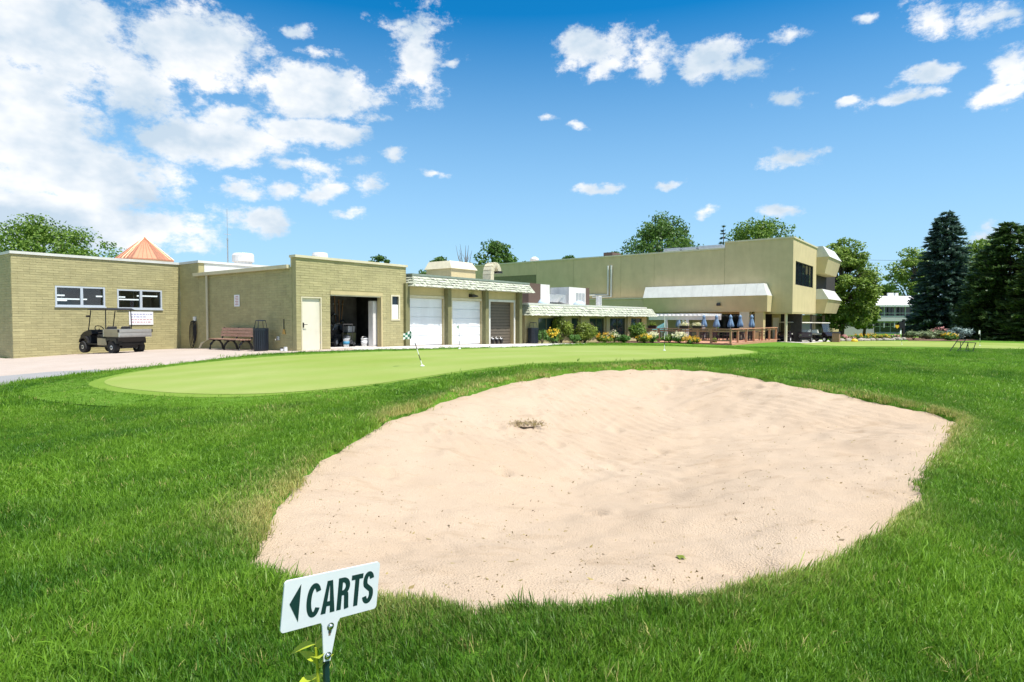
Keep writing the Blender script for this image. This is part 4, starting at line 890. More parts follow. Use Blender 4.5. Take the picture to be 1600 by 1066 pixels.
vg = vC + 2.4
ux = lambda px: pv(px, 505, vg)[0]
sbox(mn, o, 'ground_end_wall', 'tan_stucco', ux(1243), ux(1267), vg, vg + .3, gz, zSo - .13)
sbox(mn, o, 'ground_end_wall', 'olive_stucco', ux(1222), ux(1242.5), vg + .8, vg + 1.1, gz, zSo - .13)
sbox(mn, o, 'service_door', 'brown_door', ux(1268.5), ux(1287), vg + .1, vg + .2, gz, zSo - .13)
sbox(mn, o, 'ground_end_wall', 'tan_stucco', ux(1288), ux(1312), vg, vg + .3, gz, zbL)
for px in (1268, 1287): a = pv(px, 505, vC + .2)[0]; sbox(mn, o, 'post', 'brown_door', a - .12, a + .12, vC + .1, vC + .34, gz, zSo - .122)
nb = MB(o); nb.box(ux(1243.5), ux(1249), vg - .03, vg - .005, .3, 1.9); nb.build('wall_notice', 'notice_white', mn)
# pipes on the facade
mb = MB(o); a0 = pu(955, 440, UM - .12)[0]; zt = pu(955, 415, UM - .12)[1]; zb_ = pu(952, 464, UM - .12)[1]
for k, d in enumerate((0, .38)):
    mb.tube([(UM - .12, a0 + d, zt), (UM - .12, a0 + d, zb_ + .2 * k), (UM - .16, a0 + d + 2.2, zb_ + .2 * k)], .11, 8)
mb.build('facade_pipe', 'white_metal', mn)
sbox(mn, o, 'roof_curb', 'ac_brown', UM + 3, UM + 5, pu(957, 396, UM + 3)[0], pu(943, 396, UM + 3)[0], zT2 - .2, pu(950, 394.5, UM + 3)[1])
# roof plant of the clubhouse
def onroof(px, u_): return uv(u_, pu(px, 400, u_)[0], zT2 - .2)
for k, (x0, x1, yy) in enumerate(((1038, 1062, 388), (1066, 1088, 386.5), (1092, 1128, 383.5))):
    v0, v1 = pu(x0, 395, UM + 5)[0], pu(x1, 395, UM + 5)[0]; zz = pu((x0 + x1) / 2, yy, UM + 5)[1]
    t = thing('rooftop_unit', ['left', 'middle', 'right'][k] + ' grey rooftop unit in the row behind the clubhouse parapet', 'air conditioner', uv(UM + 5, (v0 + v1) / 2, zT2 - .2), RZ, 'grey units on the clubhouse roof')
    hh = zz - zT2 + .2; w = abs(v1 - v0) / 2; MB().box(0, 1.6, -w, w, 0, hh * .8).build('cabinet', 'galv', t); MB().box(-.1, 1.7, -w * 1.02, w * 1.02, hh * .8, hh).build('top', 'steel', t)
    for j in range(3): MB().box(-.03, 0, -w * .9 + j * w * .62, -w * .4 + j * w * .62, hh * .15, hh * .7).build('louvre', 'ac_brown', t)
vv = pu(835, 405, UM + 2)[0]; t = thing('roof_vent', 'small white mushroom vent on the left of the clubhouse parapet', 'vent', uv(UM + 2, vv, zT2 - .2), RZ)
MB().lathe([(.3, 0), (.3, .6)], n=14).build('stack', 'ac_white', t); MB().lathe([(.55, .6), (.5, .85), (.2, 1.05), (.02, 1.08)], n=14).build('cap', 'ac_white', t, smooth=True)
# penthouse and gooseneck above the garage roof
vP = 10.0
a0, a1 = pv(705, 425, vP)[0], pv(743, 425, vP)[0]; zb_, zm, zt = zM - .12, pv(724, 421, vP)[1], pv(724, 408.5, vP)[1]
t = thing('roof_penthouse', 'small olive roof house with white sloped top behind the garage row', 'roof house', uv((a0 + a1) / 2, vP, zb_), RZ); w = (a1 - a0) / 2
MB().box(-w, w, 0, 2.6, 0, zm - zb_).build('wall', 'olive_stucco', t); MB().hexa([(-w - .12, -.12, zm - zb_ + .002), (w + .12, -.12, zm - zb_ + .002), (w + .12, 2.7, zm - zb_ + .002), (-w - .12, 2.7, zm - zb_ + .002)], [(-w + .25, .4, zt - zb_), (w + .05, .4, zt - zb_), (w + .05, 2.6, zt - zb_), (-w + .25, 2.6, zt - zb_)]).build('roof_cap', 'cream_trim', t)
vN = 6.0; a0 = pv(763, 430, vN)[0]; zt = pv(763, 413.5, vN)[1]; zb_ = zM - .12; hh = zt - zb_
t = thing('gooseneck_vent', 'cream gooseneck kitchen exhaust curving over on the garage roof', 'vent', uv(a0, vN, zb_), RZ)
w = .36
pts = [(0, 0), (0, hh * .6)] + [(.45 - .45 * math.cos(q), hh * .6 + .45 * math.sin(q) * (hh * .4 / .45)) for q in [math.pi * i / 8 for i in range(1, 8)]]
mb = MB()
for (x0, z0_), (x1, z1_) in zip(pts, pts[1:]):
    d = Vector((x1 - x0, 0, z1_ - z0_)).normalized(); n_ = Vector((d.z, 0, -d.x)) * w * .5
    mb.hexa([(x0 - n_.x, -w, z0_ - n_.z), (x0 + n_.x, -w, z0_ + n_.z), (x0 + n_.x, w, z0_ + n_.z), (x0 - n_.x, w, z0_ - n_.z)], [(x1 - n_.x, -w, z1_ - n_.z), (x1 + n_.x, -w, z1_ + n_.z), (x1 + n_.x, w, z1_ + n_.z), (x1 - n_.x, w, z1_ - n_.z)])
mb.build('duct', 'cream_trim', t); x1, z1_ = pts[-1]; MB().box(x1 - .2, x1 + .24, -w - .04, w + .04, z1_ - .12, z1_ + .02).build('outlet', 'black_plastic', t); MB().box(-.35, .35, -.5, .5, 0, .2).build('curb', 'cream_trim', t)
#PART3
# ------------------------------------------------------------------ direction sign in the foreground
TL, TR, BR, BL = at(442.4, 908.9, 1.906), at(590.8, 877.7, 2.148), at(589.7, 949.2, 2.148), at(439.2, 989.5, 1.906)
mid = (TL + TR + BR + BL) / 4; ex = ((TR - TL) + (BR - BL)).normalized(); ez = ((TL - BL) + (TR - BR)); ez = (ez - ex * ez.dot(ex)).normalized(); ey = ez.cross(ex)
SW, SH = ((TR - TL).length + (BR - BL).length) / 2, ((TL - BL).length + (TR - BR).length) / 2
gp = Vector((mid.x, mid.y, H(mid.x, mid.y)))
sg = thing('direction_sign', 'white sign on a stake with a green left arrow and the word CARTS', 'sign', gp, 0)
loc = Matrix.Translation(mid - gp) @ Matrix((ex, ey, ez)).transposed().to_4x4()
def rounded(w, h, r, n=5):
    out = []
    for cx, cy, a0 in ((w/2-r, h/2-r, 0), (-w/2+r, h/2-r, 90), (-w/2+r, -h/2+r, 180), (w/2-r, -h/2+r, 270)):
        for k in range(n + 1): q = R(a0 + 90 * k / n); out.append((cx + r * math.cos(q), cy + r * math.sin(q)))
    return out
pl = MB(); T_ = .003
pol = rounded(SW, SH, .012); k0 = [i for i, q in enumerate(pol) if q[0] < 0 and q[1] < -SH / 2 + 1e-6][-1]
stem = [(-.036, -SH / 2), (-.030, -SH / 2 - .012), (-.013, -SH / 2 - .135), (.011, -SH / 2 - .137), (.026, -SH / 2 - .012), (.034, -SH / 2)]
pol2 = pol[:k0 + 1] + stem + pol[k0 + 1:]
pl.hexa([(a, T_, b) for a, b in pol2], [(a, -T_, b) for a, b in pol2]); po = pl.build('plate', 'sign_white', sg); po.matrix_local = loc
ar = MB().prism([(-SW / 2 + .022, .006), (-SW / 2 + .056, .075 - .012), (-SW / 2 + .056, -.058)], -T_ - .0012, -T_ - .0003).build('arrow', 'sign_green', po)
def letter(ch, f0, f1, z0=-.054, hh=.108, sw=.0165):
    """one bold grotesque letter, drawn as strokes in a unit-free box and set on the plate"""
    x0, w = -SW / 2 + f0 * SW, (f1 - f0) * SW; mb = MB(); lay = [0]
    def put(poly):
        d = -T_ - .0006 - .00012 * lay[0]; lay[0] += 1; mb.hexa([(a_, -T_ - .0001, b_) for a_, b_ in poly], [(a_, d, b_) for a_, b_ in poly])
    def band(pts, h_):
        pts = [Vector((p_[0], p_[1])) for p_ in pts]; l_, r_ = [], []
        for i, p_ in enumerate(pts):
            t_ = (pts[min(i + 1, len(pts) - 1)] - pts[max(i - 1, 0)]).normalized(); n_ = Vector((-t_.y, t_.x)) * h_; l_.append(p_ + n_); r_.append(p_ - n_)
        d = -T_ - .0006 - .00012 * lay[0]; lay[0] += 1; n = len(pts); vs_ = [(q[0], d, q[1]) for q in l_ + r_] + [(q[0], -T_ - .0001, q[1]) for q in l_ + r_]
        fs_ = [(i, i + 1, n + i + 1, n + i) for i in range(n - 1)] + [(2*n + i, 2*n + i + 1, i + 1, i) for i in range(n - 1)] + [(n + i, n + i + 1, 3*n + i + 1, 3*n + i) for i in range(n - 1)] + [(0, n, 3*n, 2*n), (n - 1, 2*n - 1, 4*n - 1, 3*n - 1)]
        mb.add(vs_, fs_)
    h2 = sw / 2; cx = x0 + w / 2; zm = z0 + hh / 2; E = lambda c, z, rx, rz_, a0, a1, n=18: [(c + rx * math.cos(R(a0 + (a1 - a0) * i / n)), z + rz_ * math.sin(R(a0 + (a1 - a0) * i / n))) for i in range(n + 1)]
    if ch == 'C': band(E(cx, zm, w / 2 - h2, hh / 2 + .002 - h2, 34, 326, 30), h2)
    if ch == 'A':
        t_ = sw * 1.06; put([(x0, z0), (x0 + t_, z0), (cx + t_ * .06, z0 + hh), (cx - t_ * .56, z0 + hh)]); put([(x0 + w - t_, z0), (x0 + w, z0), (cx + t_ * .56, z0 + hh), (cx - t_ * .06, z0 + hh)]); put([(x0 + w * .22, z0 + hh * .22), (x0 + w * .78, z0 + hh * .22), (x0 + w * .73, z0 + hh * .36), (x0 + w * .27, z0 + hh * .36)])
    if ch == 'R':
        put([(x0, z0), (x0 + sw, z0), (x0 + sw, z0 + hh), (x0, z0 + hh)]); rb = hh * .27 - h2 + .001; c = x0 + w - h2 - rb * .85
        band([(x0 + sw * .5, z0 + hh - h2), (c, z0 + hh - h2)] + E(c, z0 + hh - h2 - rb, rb * .85, rb, 80, -80, 14) + [(c, z0 + hh - h2 - 2 * rb), (x0 + sw * .5, z0 + hh - h2 - 2 * rb)], h2)
        zl = z0 + hh - h2 - 2 * rb; band([(x0 + w * .56, zl), (x0 + w * .72, zl - hh * .05), (x0 + w - h2 * 1.35, zl - hh * .16), (x0 + w - h2 * 1.1, z0 + hh * .1), (x0 + w - h2 * .9, z0)], h2)
    if ch == 'T': put([(cx - h2, z0), (cx + h2, z0), (cx + h2, z0 + hh - sw * .5), (cx - h2, z0 + hh - sw * .5)]); put([(x0, z0 + hh - sw), (x0 + w, z0 + hh - sw), (x0 + w, z0 + hh), (x0, z0 + hh)])
    if ch == 'S':
        rx, rz_ = w / 2 - h2, hh * .25 - h2 * .5 + .001; zu, zl = zm + rz_, zm - rz_
        band(E(cx, zu, rx * .96, rz_, 15, 215, 18) + [(cx - rx * .45, zm + rz_ * .22), (cx + rx * .45, zm - rz_ * .22)] + E(cx, zl, rx, rz_, 35, -165, 18), h2)
    return mb.build('letter', 'sign_green', po)
for ch, f0, f1 in (('C', .229, .377), ('A', .383, .528), ('R', .546, .674), ('T', .688, .815), ('S', .820, .945)): letter(ch, f0, f1)
for z_ in (-SH / 2 - .02, -SH / 2 - .118):
    b_ = MB().lathe([(.0075, -T_ - .0075), (.0085, -T_ - .003), (.0085, -T_)], (0, 0, z_), 12, 'y').build('bolt', 'chrome', po, smooth=True)
    MB().lathe([(.0125, -T_ - .0012), (.0125, -T_ - .0001)], (0, 0, z_), 14, 'y').build('washer', 'chrome', b_)
MB().box(-.0045, .003, -T_ - .0007, -T_ - .0001, -SH / 2 - .05, -SH / 2 - .03).build('rust_streak', 'rust', po)
q0 = loc @ Vector((-.001, T_ + .012, -SH / 2 - .09)); MB().tube([q0, (q0.x + .004, q0.y, .0 - .05)], .0115, 8).build('stake', 'sign_green', sg)
# lime coloured weed at its foot
wp = gat(488, 2.02); wp.z = H(wp.x, wp.y)
wd = thing('weed', 'bright lime leaved weed growing at the foot of the sign', 'plant', wp, 0)
MB().tube([(0, 0, -.02), (.01, 0, .25), (.0, 0, .46)], .005, 5).build('stem', 'leaf_lime', wd)
def leafshape(par, base, dirv, L_, W_, m, curl=.25, name='leaf'):
    d = Vector(dirv).normalized(); s_ = d.cross(Vector((0, 0, 1))).normalized() if abs(d.z) < .98 else Vector((1, 0, 0)); n_ = s_.cross(d); vs_ = []; fs_ = []
    prof = [.12, .62, 1, .92, .6, .06]
    for i, w in enumerate(prof):
        t = i / 5; c = Vector(base) + d * (L_ * t) - n_ * (curl * L_ * t * t)
        vs_ += [tuple(c - s_ * W_ * w * .5 + n_ * W_ * .12 * w), tuple(c), tuple(c + s_ * W_ * w * .5 + n_ * W_ * .12 * w)]
    for i in range(5): fs_ += [(3*i, 3*i+1, 3*i+4, 3*i+3), (3*i+1, 3*i+2, 3*i+5, 3*i+4)]
    return raw(name, vs_, fs_, m, par, smooth=True)
rn = random.Random(8)
for k in range(13): q = k * 2.4; z_ = .20 + .27 * k / 12; leafshape(wd, (0, 0, z_), (math.cos(q), math.sin(q), rn.uniform(.2, 1.1)), rn.uniform(.055, .085), rn.uniform(.035, .05), 'leaf_lime', rn.uniform(.1, .5))

# ------------------------------------------------------------------ flags on the putting greens
def flag(base, h, label, lean=(0, 0), checker=True, size=.36, mcol='flag_green', yaw=0):
    t = thing('practice_flag', label, 'flag', base, 0, 'practice flags on the greens')
    top = Vector((lean[0], lean[1], h)); n = 6
    for k in range(n):
        a, b = top * (k / n), top * ((k + 1) / n); MB().tube([a, b], .011, 6).build('stick_section', 'stick_white' if k in (0, 2, 4, 5) else 'stick_black', t)
    MB().lathe([(.055, .0), (.05, .018), (.012, .03)], n=12).build('cup_rim', 'stick_white', t)
    c4 = 4; r3 = 3; fl = None; cell = {0: MB(), 1: MB()}
    def P(i, j):
        s_ = i / c4; d = size * s_; return (top.x - d * math.cos(yaw) * .8, top.y - d * math.sin(yaw) + .05 * math.sin(s_ * 5), top.z - j / r3 * size * .72 - .18 * size * s_ * s_ + .02 * math.sin(s_ * 6 + j))
    for i in range(c4):
        for j in range(r3): cell[(i + j) % 2 if checker else 0].add([P(i, j), P(i + 1, j), P(i + 1, j + 1), P(i, j + 1)], [(0, 1, 2, 3)])
    f = cell[0].build('cloth', mcol, t)
    if checker: cell[1].build('check', 'flag_white', f, kind='stuff')
    return t
def G(px, py, dz=.03): p = gnd(px, py); p.z += dz; return p
p = G(660, 574); s_ = p.y / FPX; flag(p, 54 * s_, 'green and white checked flag leaning left on the near putting green', (-17 * s_, .0), size=15 * s_, yaw=.25)
p = G(718, 546.5); s_ = p.y / FPX; flag(p, 37 * s_, 'green checked flag hanging limp in front of the second white garage door', (-1 * s_, 0), size=6.5 * s_, yaw=1.0)
p = G(1038, 549); s_ = p.y / FPX; flag(p, 54 * s_, 'tall thin flag at the right end of the putting green by the flower bed', (0, 0), checker=False, size=5 * s_, mcol='flag_white', yaw=1.2)
p = G(1409, 539); s_ = p.y / FPX; flag(p, 22 * s_, 'pale flag at the back of the far green below the dark speaker post', (-.05, 0), checker=False, size=7 * s_, mcol='flag_white', yaw=.5)
p = G(1531, 541); s_ = p.y / FPX; flag(p, 24 * s_, 'white flag on the far green in front of the dark evergreens', (0, 0), checker=False, size=7 * s_, mcol='flag_white', yaw=.4)
# bag rack on the grass
p = gnd(1505, 549.5); s_ = p.y / FPX; p.z += .0
t = thing('bag_rack', 'low black metal bag rack with slanted legs on the right lawn', 'rack', p, .25)
h = 19 * s_
for y in (-.22, .22):
    MB().tube([(-.72, y, 0), (-.12, y, h)], .022, 6).build('leg', 'black_plastic', t); MB().tube([(.42, y, 0), (.62, y, h * .72)], .022, 6).build('leg', 'black_plastic', t); MB().tube([(.1, y, 0), (.05, y, h * .8)], .018, 6).build('upright', 'black_plastic', t)
    MB().tube([(-.25, y, h * .78), (.66, y, h * .72)], .018, 6).build('rail', 'black_plastic', t)
for x, z_ in ((-.12, h), (.62, h * .72), (.42, .03), (-.25, h * .78)): MB().tube([(x, -.24, z_), (x, .24, z_)], .018, 6).build('cross_bar', 'black_plastic', t)
MB().box(-.2, .44, -.2, .2, .01, .04).build('base_tray', 'black_plastic', t)

# ------------------------------------------------------------------ utility cart
hd = Vector((-.9, .44, 0)).normalized(); rl = gnd(178, 552.5); rz = math.atan2(hd.y, hd.x)
lf = Vector((-hd.y, hd.x, 0)); base = rl - lf * .52 + hd * 1.0; base.z = H(base.x, base.y) + .012
K = 1.0
uc = thing('utility_cart', 'black utility cart with canopy and aluminium cargo bed parked by the left wing', 'cart', base, rz)
def P_(name, m, mb, bevel=0, par=None, smooth=False): return mb.build(name, m, par or uc, bevel=bevel, smooth=smooth)
for sx, r_ in ((-1.0, .255), (.98, .25)):
    for sy in (-1, 1):
        w_ = P_('wheel', 'rubber', MB().lathe([(.15, -.1), (r_ * .92, -.115), (r_, -.07), (r_, .07), (r_ * .92, .115), (.15, .1)], (sx, sy * .52, r_), 22, 'y'))
        P_('rim', 'galv', MB().lathe([(.02, -.105), (.09, -.10), (.145, -.085), (.145, .085), (.09, .10), (.02, .105)], (sx, sy * .52, r_), 16, 'y'), par=w_)
        P_('hub_cap', 'black_plastic', MB().lathe([(.04, -.118), (.04, .118)], (sx, sy * .52, r_), 10, 'y'), par=w_)
P_('chassis', 'black_plastic', MB().box(-1.25, 1.2, -.33, .33, .24, .36)); P_('rear_axle', 'steel', MB().tube([(-1.0, -.45, .25), (-1.0, .45, .25)], .05, 8)); P_('front_axle', 'steel', MB().tube([(.98, -.45, .25), (.98, .45, .25)], .035, 8))
P_('floor', 'black_plastic', MB().box(-.1, .92, -.58, .58, .361, .40))
cw = MB(); cw.prism([(.62, .40), (.74, .40), (.80, .62), (1.08, .62), (1.30, .48), (1.36, .52), (1.34, .74), (1.12, .88), (.78, .96), (.66, .98)], -.50, .50); P_('front_cowl', 'black_plastic', cw, .02)
for sy in (-1, 1):
    P_('fender', 'black_plastic', MB().prism([(.66, .42), (.72, .60), (.86, .70), (1.08, .70), (1.24, .58), (1.30, .44), (1.24, .44), (1.16, .56), (1.06, .62), (.90, .62), (.80, .54), (.74, .42)], sy * .60, sy * .44))
    P_('headlight', 'chrome', MB().box(1.30, 1.37, sy * .42, sy * .28, .60, .68), .01)
    P_('rear_fender', 'black_plastic', MB().prism([(-1.34, .42), (-1.32, .62), (-.62, .62), (-.66, .46), (-.76, .55), (-1.16, .56), (-1.28, .42)], sy * .62, sy * .40))
    P_('side_panel', 'tan_panel', MB().box(-.62, .0, sy * .585, sy * .56, .34, .62), .008)
P_('bumper', 'black_plastic', MB().tube([(1.30, -.4, .5), (1.42, -.38, .55), (1.42, -.38, .78), (1.42, .38, .78), (1.42, .38, .55), (1.30, .4, .5)], .022, 6)); P_('rear_bumper', 'black_plastic', MB().box(-1.36, -1.30, -.5, .5, .34, .44), .01)
P_('seat_base', 'black_plastic', MB().box(-.55, .06, -.555, .555, .41, .66))
for sy in (-1, 1):
    P_('seat_cushion', 'seat_black', MB().box(-.42, .08, sy * .54, sy * .04, .662, .78), .03); P_('seat_back', 'seat_black', MB().hexa([(-.48, sy * .04, .80), (-.38, sy * .04, .80), (-.38, sy * .54, .80), (-.48, sy * .54, .80)], [(-.58, sy * .10, 1.12), (-.50, sy * .10, 1.12), (-.50, sy * .48, 1.12), (-.58, sy * .48, 1.12)]), .03)
P_('dashboard', 'black_plastic', MB().prism([(.50, .80), (.68, .72), (.70, .98), (.56, .96)], -.5, .5), .01)
sw_ = P_('steering_wheel', 'black_plastic', MB().tube([(.36 + .10 * math.cos(a), .28 + .17 * math.sin(a), 1.0 + .14 * math.cos(a)) for a in [i * 2 * math.pi / 16 for i in range(17)]], .018, 6)); P_('column', 'black_plastic', MB().tube([(.36, .28, 1.0), (.62, .28, .82)], .022, 6), par=sw_)
# cargo bed
b0, b1, bw_, bz0, bz1 = -1.62, -.56, .66, .70, 1.0
P_('bed_floor', 'alu', MB().box(b0 + .03, b1, -bw_ + .03, bw_ - .03, bz0, bz0 + .05))
for sy in (-1, 1):
    s_ = P_('bed_side', 'tan_panel', MB().box(b0 + .04, b1, sy * bw_, sy * (bw_ - .03), bz0, bz1))
    for k in range(2): P_('rib', 'tan_panel', MB().box(b0 + .05, b1 - .01, sy * (bw_ + .012), sy * (bw_ + .001), bz0 + .06 + k * .11, bz0 + .09 + k * .11), par=s_)
P_('bed_front', 'alu', MB().box(b1 + .001, b1 + .03, -bw_, bw_, bz0, bz1))
tg = P_('tailgate', 'alu', MB().box(b0, b0 + .035, -bw_ - .02, bw_ + .02, bz0 - .01, bz1 + .01))
for k in range(2): P_('rib', 'alu', MB().box(b0 - .018, b0 - .001, -bw_, bw_, bz0 + .04 + k * .15, bz0 + .12 + k * .15), par=tg)
for sy in (-1, 1): P_('latch', 'black_plastic', MB().box(b0 - .03, b0 + .05, sy * (bw_ + .022), sy * (bw_ + .05), bz1 - .12, bz1 + .0), par=tg)
P_('engine_shroud', 'black_plastic', MB().hexa([(-1.30, -.55, .40), (-.70, -.55, .40), (-.70, .55, .40), (-1.30, .55, .40)], [(-1.38, -.58, .699), (-.60, -.58, .699), (-.60, .58, .699), (-1.38, .58, .699)]))
# canopy
for sy in (-1, 1):
    P_('canopy_post', 'black_plastic', MB().tube([(.74, sy * .50, .95), (.55, sy * .50, 1.78)], .022, 6)); P_('canopy_post', 'black_plastic', MB().tube([(-.52, sy * .54, .78), (-.50, sy * .52, 1.80)], .022, 6))
    P_('hip_restraint', 'black_plastic', MB().tube([(-.40, sy * .56, .70), (-.36, sy * .57, .88), (-.1, sy * .57, .86), (-.08, sy * .56, .70)], .016, 6))
rf = MB(); rf.hexa([(-.72, -.58, 1.80), (.72, -.58, 1.79), (.72, .58, 1.79), (-.72, .58, 1.80)], [(-.62, -.50, 1.88), (.58, -.50, 1.86), (.58, .50, 1.86), (-.62, .50, 1.88)]); P_('canopy', 'black_plastic', rf, .015)
P_('mirror', 'black_plastic', MB().box(.60, .63, .50, .66, 1.50, 1.58), .01)

# ------------------------------------------------------------------ deck, pergola, umbrellas, furniture
uD, vD = to_uv(onz(1143, 540, -.3)); zD = -.16
dk = thing('wooden_deck', 'low wooden dining deck enclosed by the railing beside the clubhouse', 'deck', uv(uD, vD, zD), RZ); o = (uD, vD, zD)
n = int((UM + .9 - uD) / .145)
for k in range(n): MB(o).box(uD + k * .145, uD + k * .145 + .137, vD, vD + 7.0, zD - .05, zD).build('plank', 'deck_wood', dk)
MB(o).box(uD - .03, UM - .4, vD - .035, vD - .002, zD - .4, zD).build('skirt_board', 'deck_wood', dk); MB(o).box(uD - .032, uD - .003, vD, vD + 7.0, zD - .4, zD).build('skirt_board', 'deck_wood', dk)
fn = thing('deck_railing', 'cedar post and rail fence around the dining deck', 'railing', uv(uD, vD, zD), RZ)
pu_ = [uD + .08] + [pv(x, 530, vD + .08)[0] for x in (1153, 1166, 1178, 1191, 1202, 1212.5)]
for k, a in enumerate(pu_): MB(o).box(a - .07, a + .07, vD + .02, vD + .16, zD + .001, zD + 1.0).build('post', 'deck_wood', fn)
MB(o).box(uD - .04, pu_[-1] + .12, vD - .03, vD + .2, zD + 1.001, zD + 1.06).build('top_rail', 'deck_wood', fn); MB(o).box(uD + .02, pu_[-1], vD + .07, vD + .11, zD + .82, zD + .93).build('under_rail', 'deck_wood', fn)
pv_ = [pu(x, 530, uD + .08)[0] for x in (1111, 1090, 1060, 1029)]
for a in pv_: MB(o).box(uD + .01, uD + .15, a - .07, a + .07, zD + .001, zD + 1.0).build('post', 'deck_wood', fn)
MB(o).box(uD - .03, uD + .19, vD + .202, pv_[-1] + 1.0, zD + 1.001, zD + 1.059).build('top_rail', 'deck_wood', fn); MB(o).box(uD + .06, uD + .10, vD + .16, pv_[-1] + 1.0, zD + .82, zD + .93).build('under_rail', 'deck_wood', fn)
MB(o).box(uD + .06, uD + .10, vD + .16, pv_[-1] + 1.0, zD + .14, zD + .24).build('low_rail', 'deck_wood', fn)
# pergola
uP = 37.6; v0, v1 = pu(1102, 495, uP)[0], pu(1014, 495, uP)[0]; zp1 = pu(1060, 491, uP)[1]; zp0 = pu(1060, 500, uP)[1]
pg = thing('pergola', 'white timber pergola between the dining wing and the deck umbrellas', 'pergola', uv(uP, v0, zD), RZ); o = (uP, v0, zD)
for px in (1041, 1074): a = pu(px, 510, uP)[0]; MB(o).box(uP - .08, uP + .08, a - .1, a + .1, -.45, zp0).build('post', 'white_paint', pg)
for px in (1041, 1074): a = pu(px, 510, uP)[0]; MB(o).box(uP + 4.0, uP + 4.16, a - .1, a + .1, -.45, zp0).build('post', 'white_paint', pg)
for d in (0, 4.05): MB(o).box(uP + d - .05, uP + d + .05, v0, v1, zp0 + .001, zp1 - .16).build('beam', 'white_paint', pg)
k = v0 + .1
while k < v1: MB(o).box(uP - .5, uP + 4.6, k, k + .05, zp1 - .158, zp1).build('rafter', 'white_paint', pg); k += .38
for j in range(9): MB(o).box(uP - .4 + j * .58, uP - .35 + j * .58, v0, v1, zp1 + .001, zp1 + .05).build('lath', 'white_paint', pg)
# furniture
def make_chair():
    t = thing('patio_chair', 'dark metal patio chair on the deck behind the cedar railing', 'chair', (0, 0, 0), 0, 'patio chairs on the deck')
    MB().box(-.24, .24, -.24, .24, .42, .46).build('seat', 'patio_dark', t)
    for sx in (-1, 1):
        MB().tube([(sx * .22, -.22, 0), (sx * .22, -.22, .64)], .018, 5).build('leg', 'patio_dark', t); MB().tube([(sx * .22, .27, 0), (sx * .22, .22, .44), (sx * .21, .32, .95)], .018, 5).build('leg', 'patio_dark', t); MB().box(sx * .25, sx * .20, -.24, .26, .64, .67).build('arm', 'patio_dark', t)
    for k in range(5): MB().hexa([(-.17 + k * .08, .225, .50), (-.13 + k * .08, .225, .50), (-.13 + k * .08, .24, .50), (-.17 + k * .08, .24, .50)], [(-.17 + k * .08, .315, .92), (-.13 + k * .08, .315, .92), (-.13 + k * .08, .33, .92), (-.17 + k * .08, .33, .92)]).build('back_slat', 'patio_dark', t)
    MB().tube([(-.21, .32, .94), (.21, .32, .94)], .02, 5).build('back_rail', 'patio_dark', t)
    return t
tabs = [(1060, 38.2, 'leftmost'), (1100, 37.2, 'second from left'), (1119.5, 36.4, 'third from left'), (1141.5, 38.0, 'third from right'), (1156.5, 39.6, 'second from right'), (1174.5, 39.0, 'rightmost')]
ch0 = make_chair(); first = True; ci = 0
rn = random.Random(4)
for i, (px, du, wd_) in enumerate(tabs):
    u_ = du; v_ = pu(px, 510, u_)[0]; b = uv(u_, v_, zD)
    tb = thing('patio_table', 'round dark patio table under the %s closed umbrella' % wd_, 'table', b, RZ, 'patio tables on the deck')
    MB().lathe([(.55, .70), (.56, .72), (.55, .74), (.04, .74), (.04, .70)], n=20).build('top', 'patio_dark', tb); MB().lathe([(.26, 0), (.24, .04), (.05, .08), (.045, .70), (.035, .70), (.035, .02)], n=12).build('pedestal', 'patio_dark', tb)
    um = thing('patio_umbrella', '%s of the six closed blue umbrellas on the deck' % wd_, 'umbrella', uv(u_, v_, zD + .03), RZ, 'closed blue umbrellas on the deck')
    hh = pu(px, 492.3, u_)[1] - zD - .03
    MB().tube([(0, 0, 0), (0, 0, hh - .05)], .024, 8).build('pole', 'steel', um); MB().lathe([(.035, hh - .06), (.03, hh), (.01, hh + .05)], n=8).build('finial', 'white_paint', um)
    prof = [(.0, 1.0), (.06, .97), (.105, .84), (.075, .74), (.10, .58), (.16, .30), (.20, .08), (.14, 0)]
    vs_, fs_ = [], []; nn = 32; L_ = hh - 1.12
    for (r_, f) in prof:
        for k in range(nn): q = 2 * math.pi * k / nn; rr = r_ * (1 + (.32 if k % 4 == 0 else -.18 if k % 4 == 2 else 0) * min(1, (1 - f) * 1.6 + .1)) * (1 + .08 * math.sin(k * 3.1 + i)); vs_.append((rr * math.cos(q) + .026 * math.cos(q), rr * math.sin(q) + .026 * math.sin(q), 1.1 + L_ * f - (.06 * (k % 4 == 0) if f == 0 else 0)))
    for a in range(len(prof) - 1):
        for k in range(nn): fs_.append((a*nn+k, a*nn+(k+1)%nn, (a+1)*nn+(k+1)%nn, (a+1)*nn+k))
    cn = raw('canopy', vs_, fs_, 'umbrella_blue', um, smooth=True); MB().lathe([(.115, 1.1 + L_ * .745), (.115, 1.1 + L_ * .765)], n=16).build('tie', 'navy', cn)
    for q in (0.3, 1.9, 3.4, 5.0):
        c = uv(u_ + .82 * math.cos(q), v_ + .82 * math.sin(q), zD + .001)
        if first: ch0.location = c; ch0.rotation_euler = (0, 0, RZ + q - math.pi / 2); first = False; ch0['label'] = 'dark metal patio chair at the table of the %s closed umbrella' % wd_
        else: dup(ch0, c, RZ + q - math.pi / 2 + rn.uniform(-.2, .2), 'dark metal patio chair at the table of the %s closed umbrella' % wd_)
u_ = 33.5; v_ = pu(1034, 510, u_)[0]; um = thing('patio_umbrella', 'tilted teal umbrella folded half open behind the flower bed', 'umbrella', uv(u_, v_, zD), RZ); hh = pu(1034, 505, u_)[1] - zD
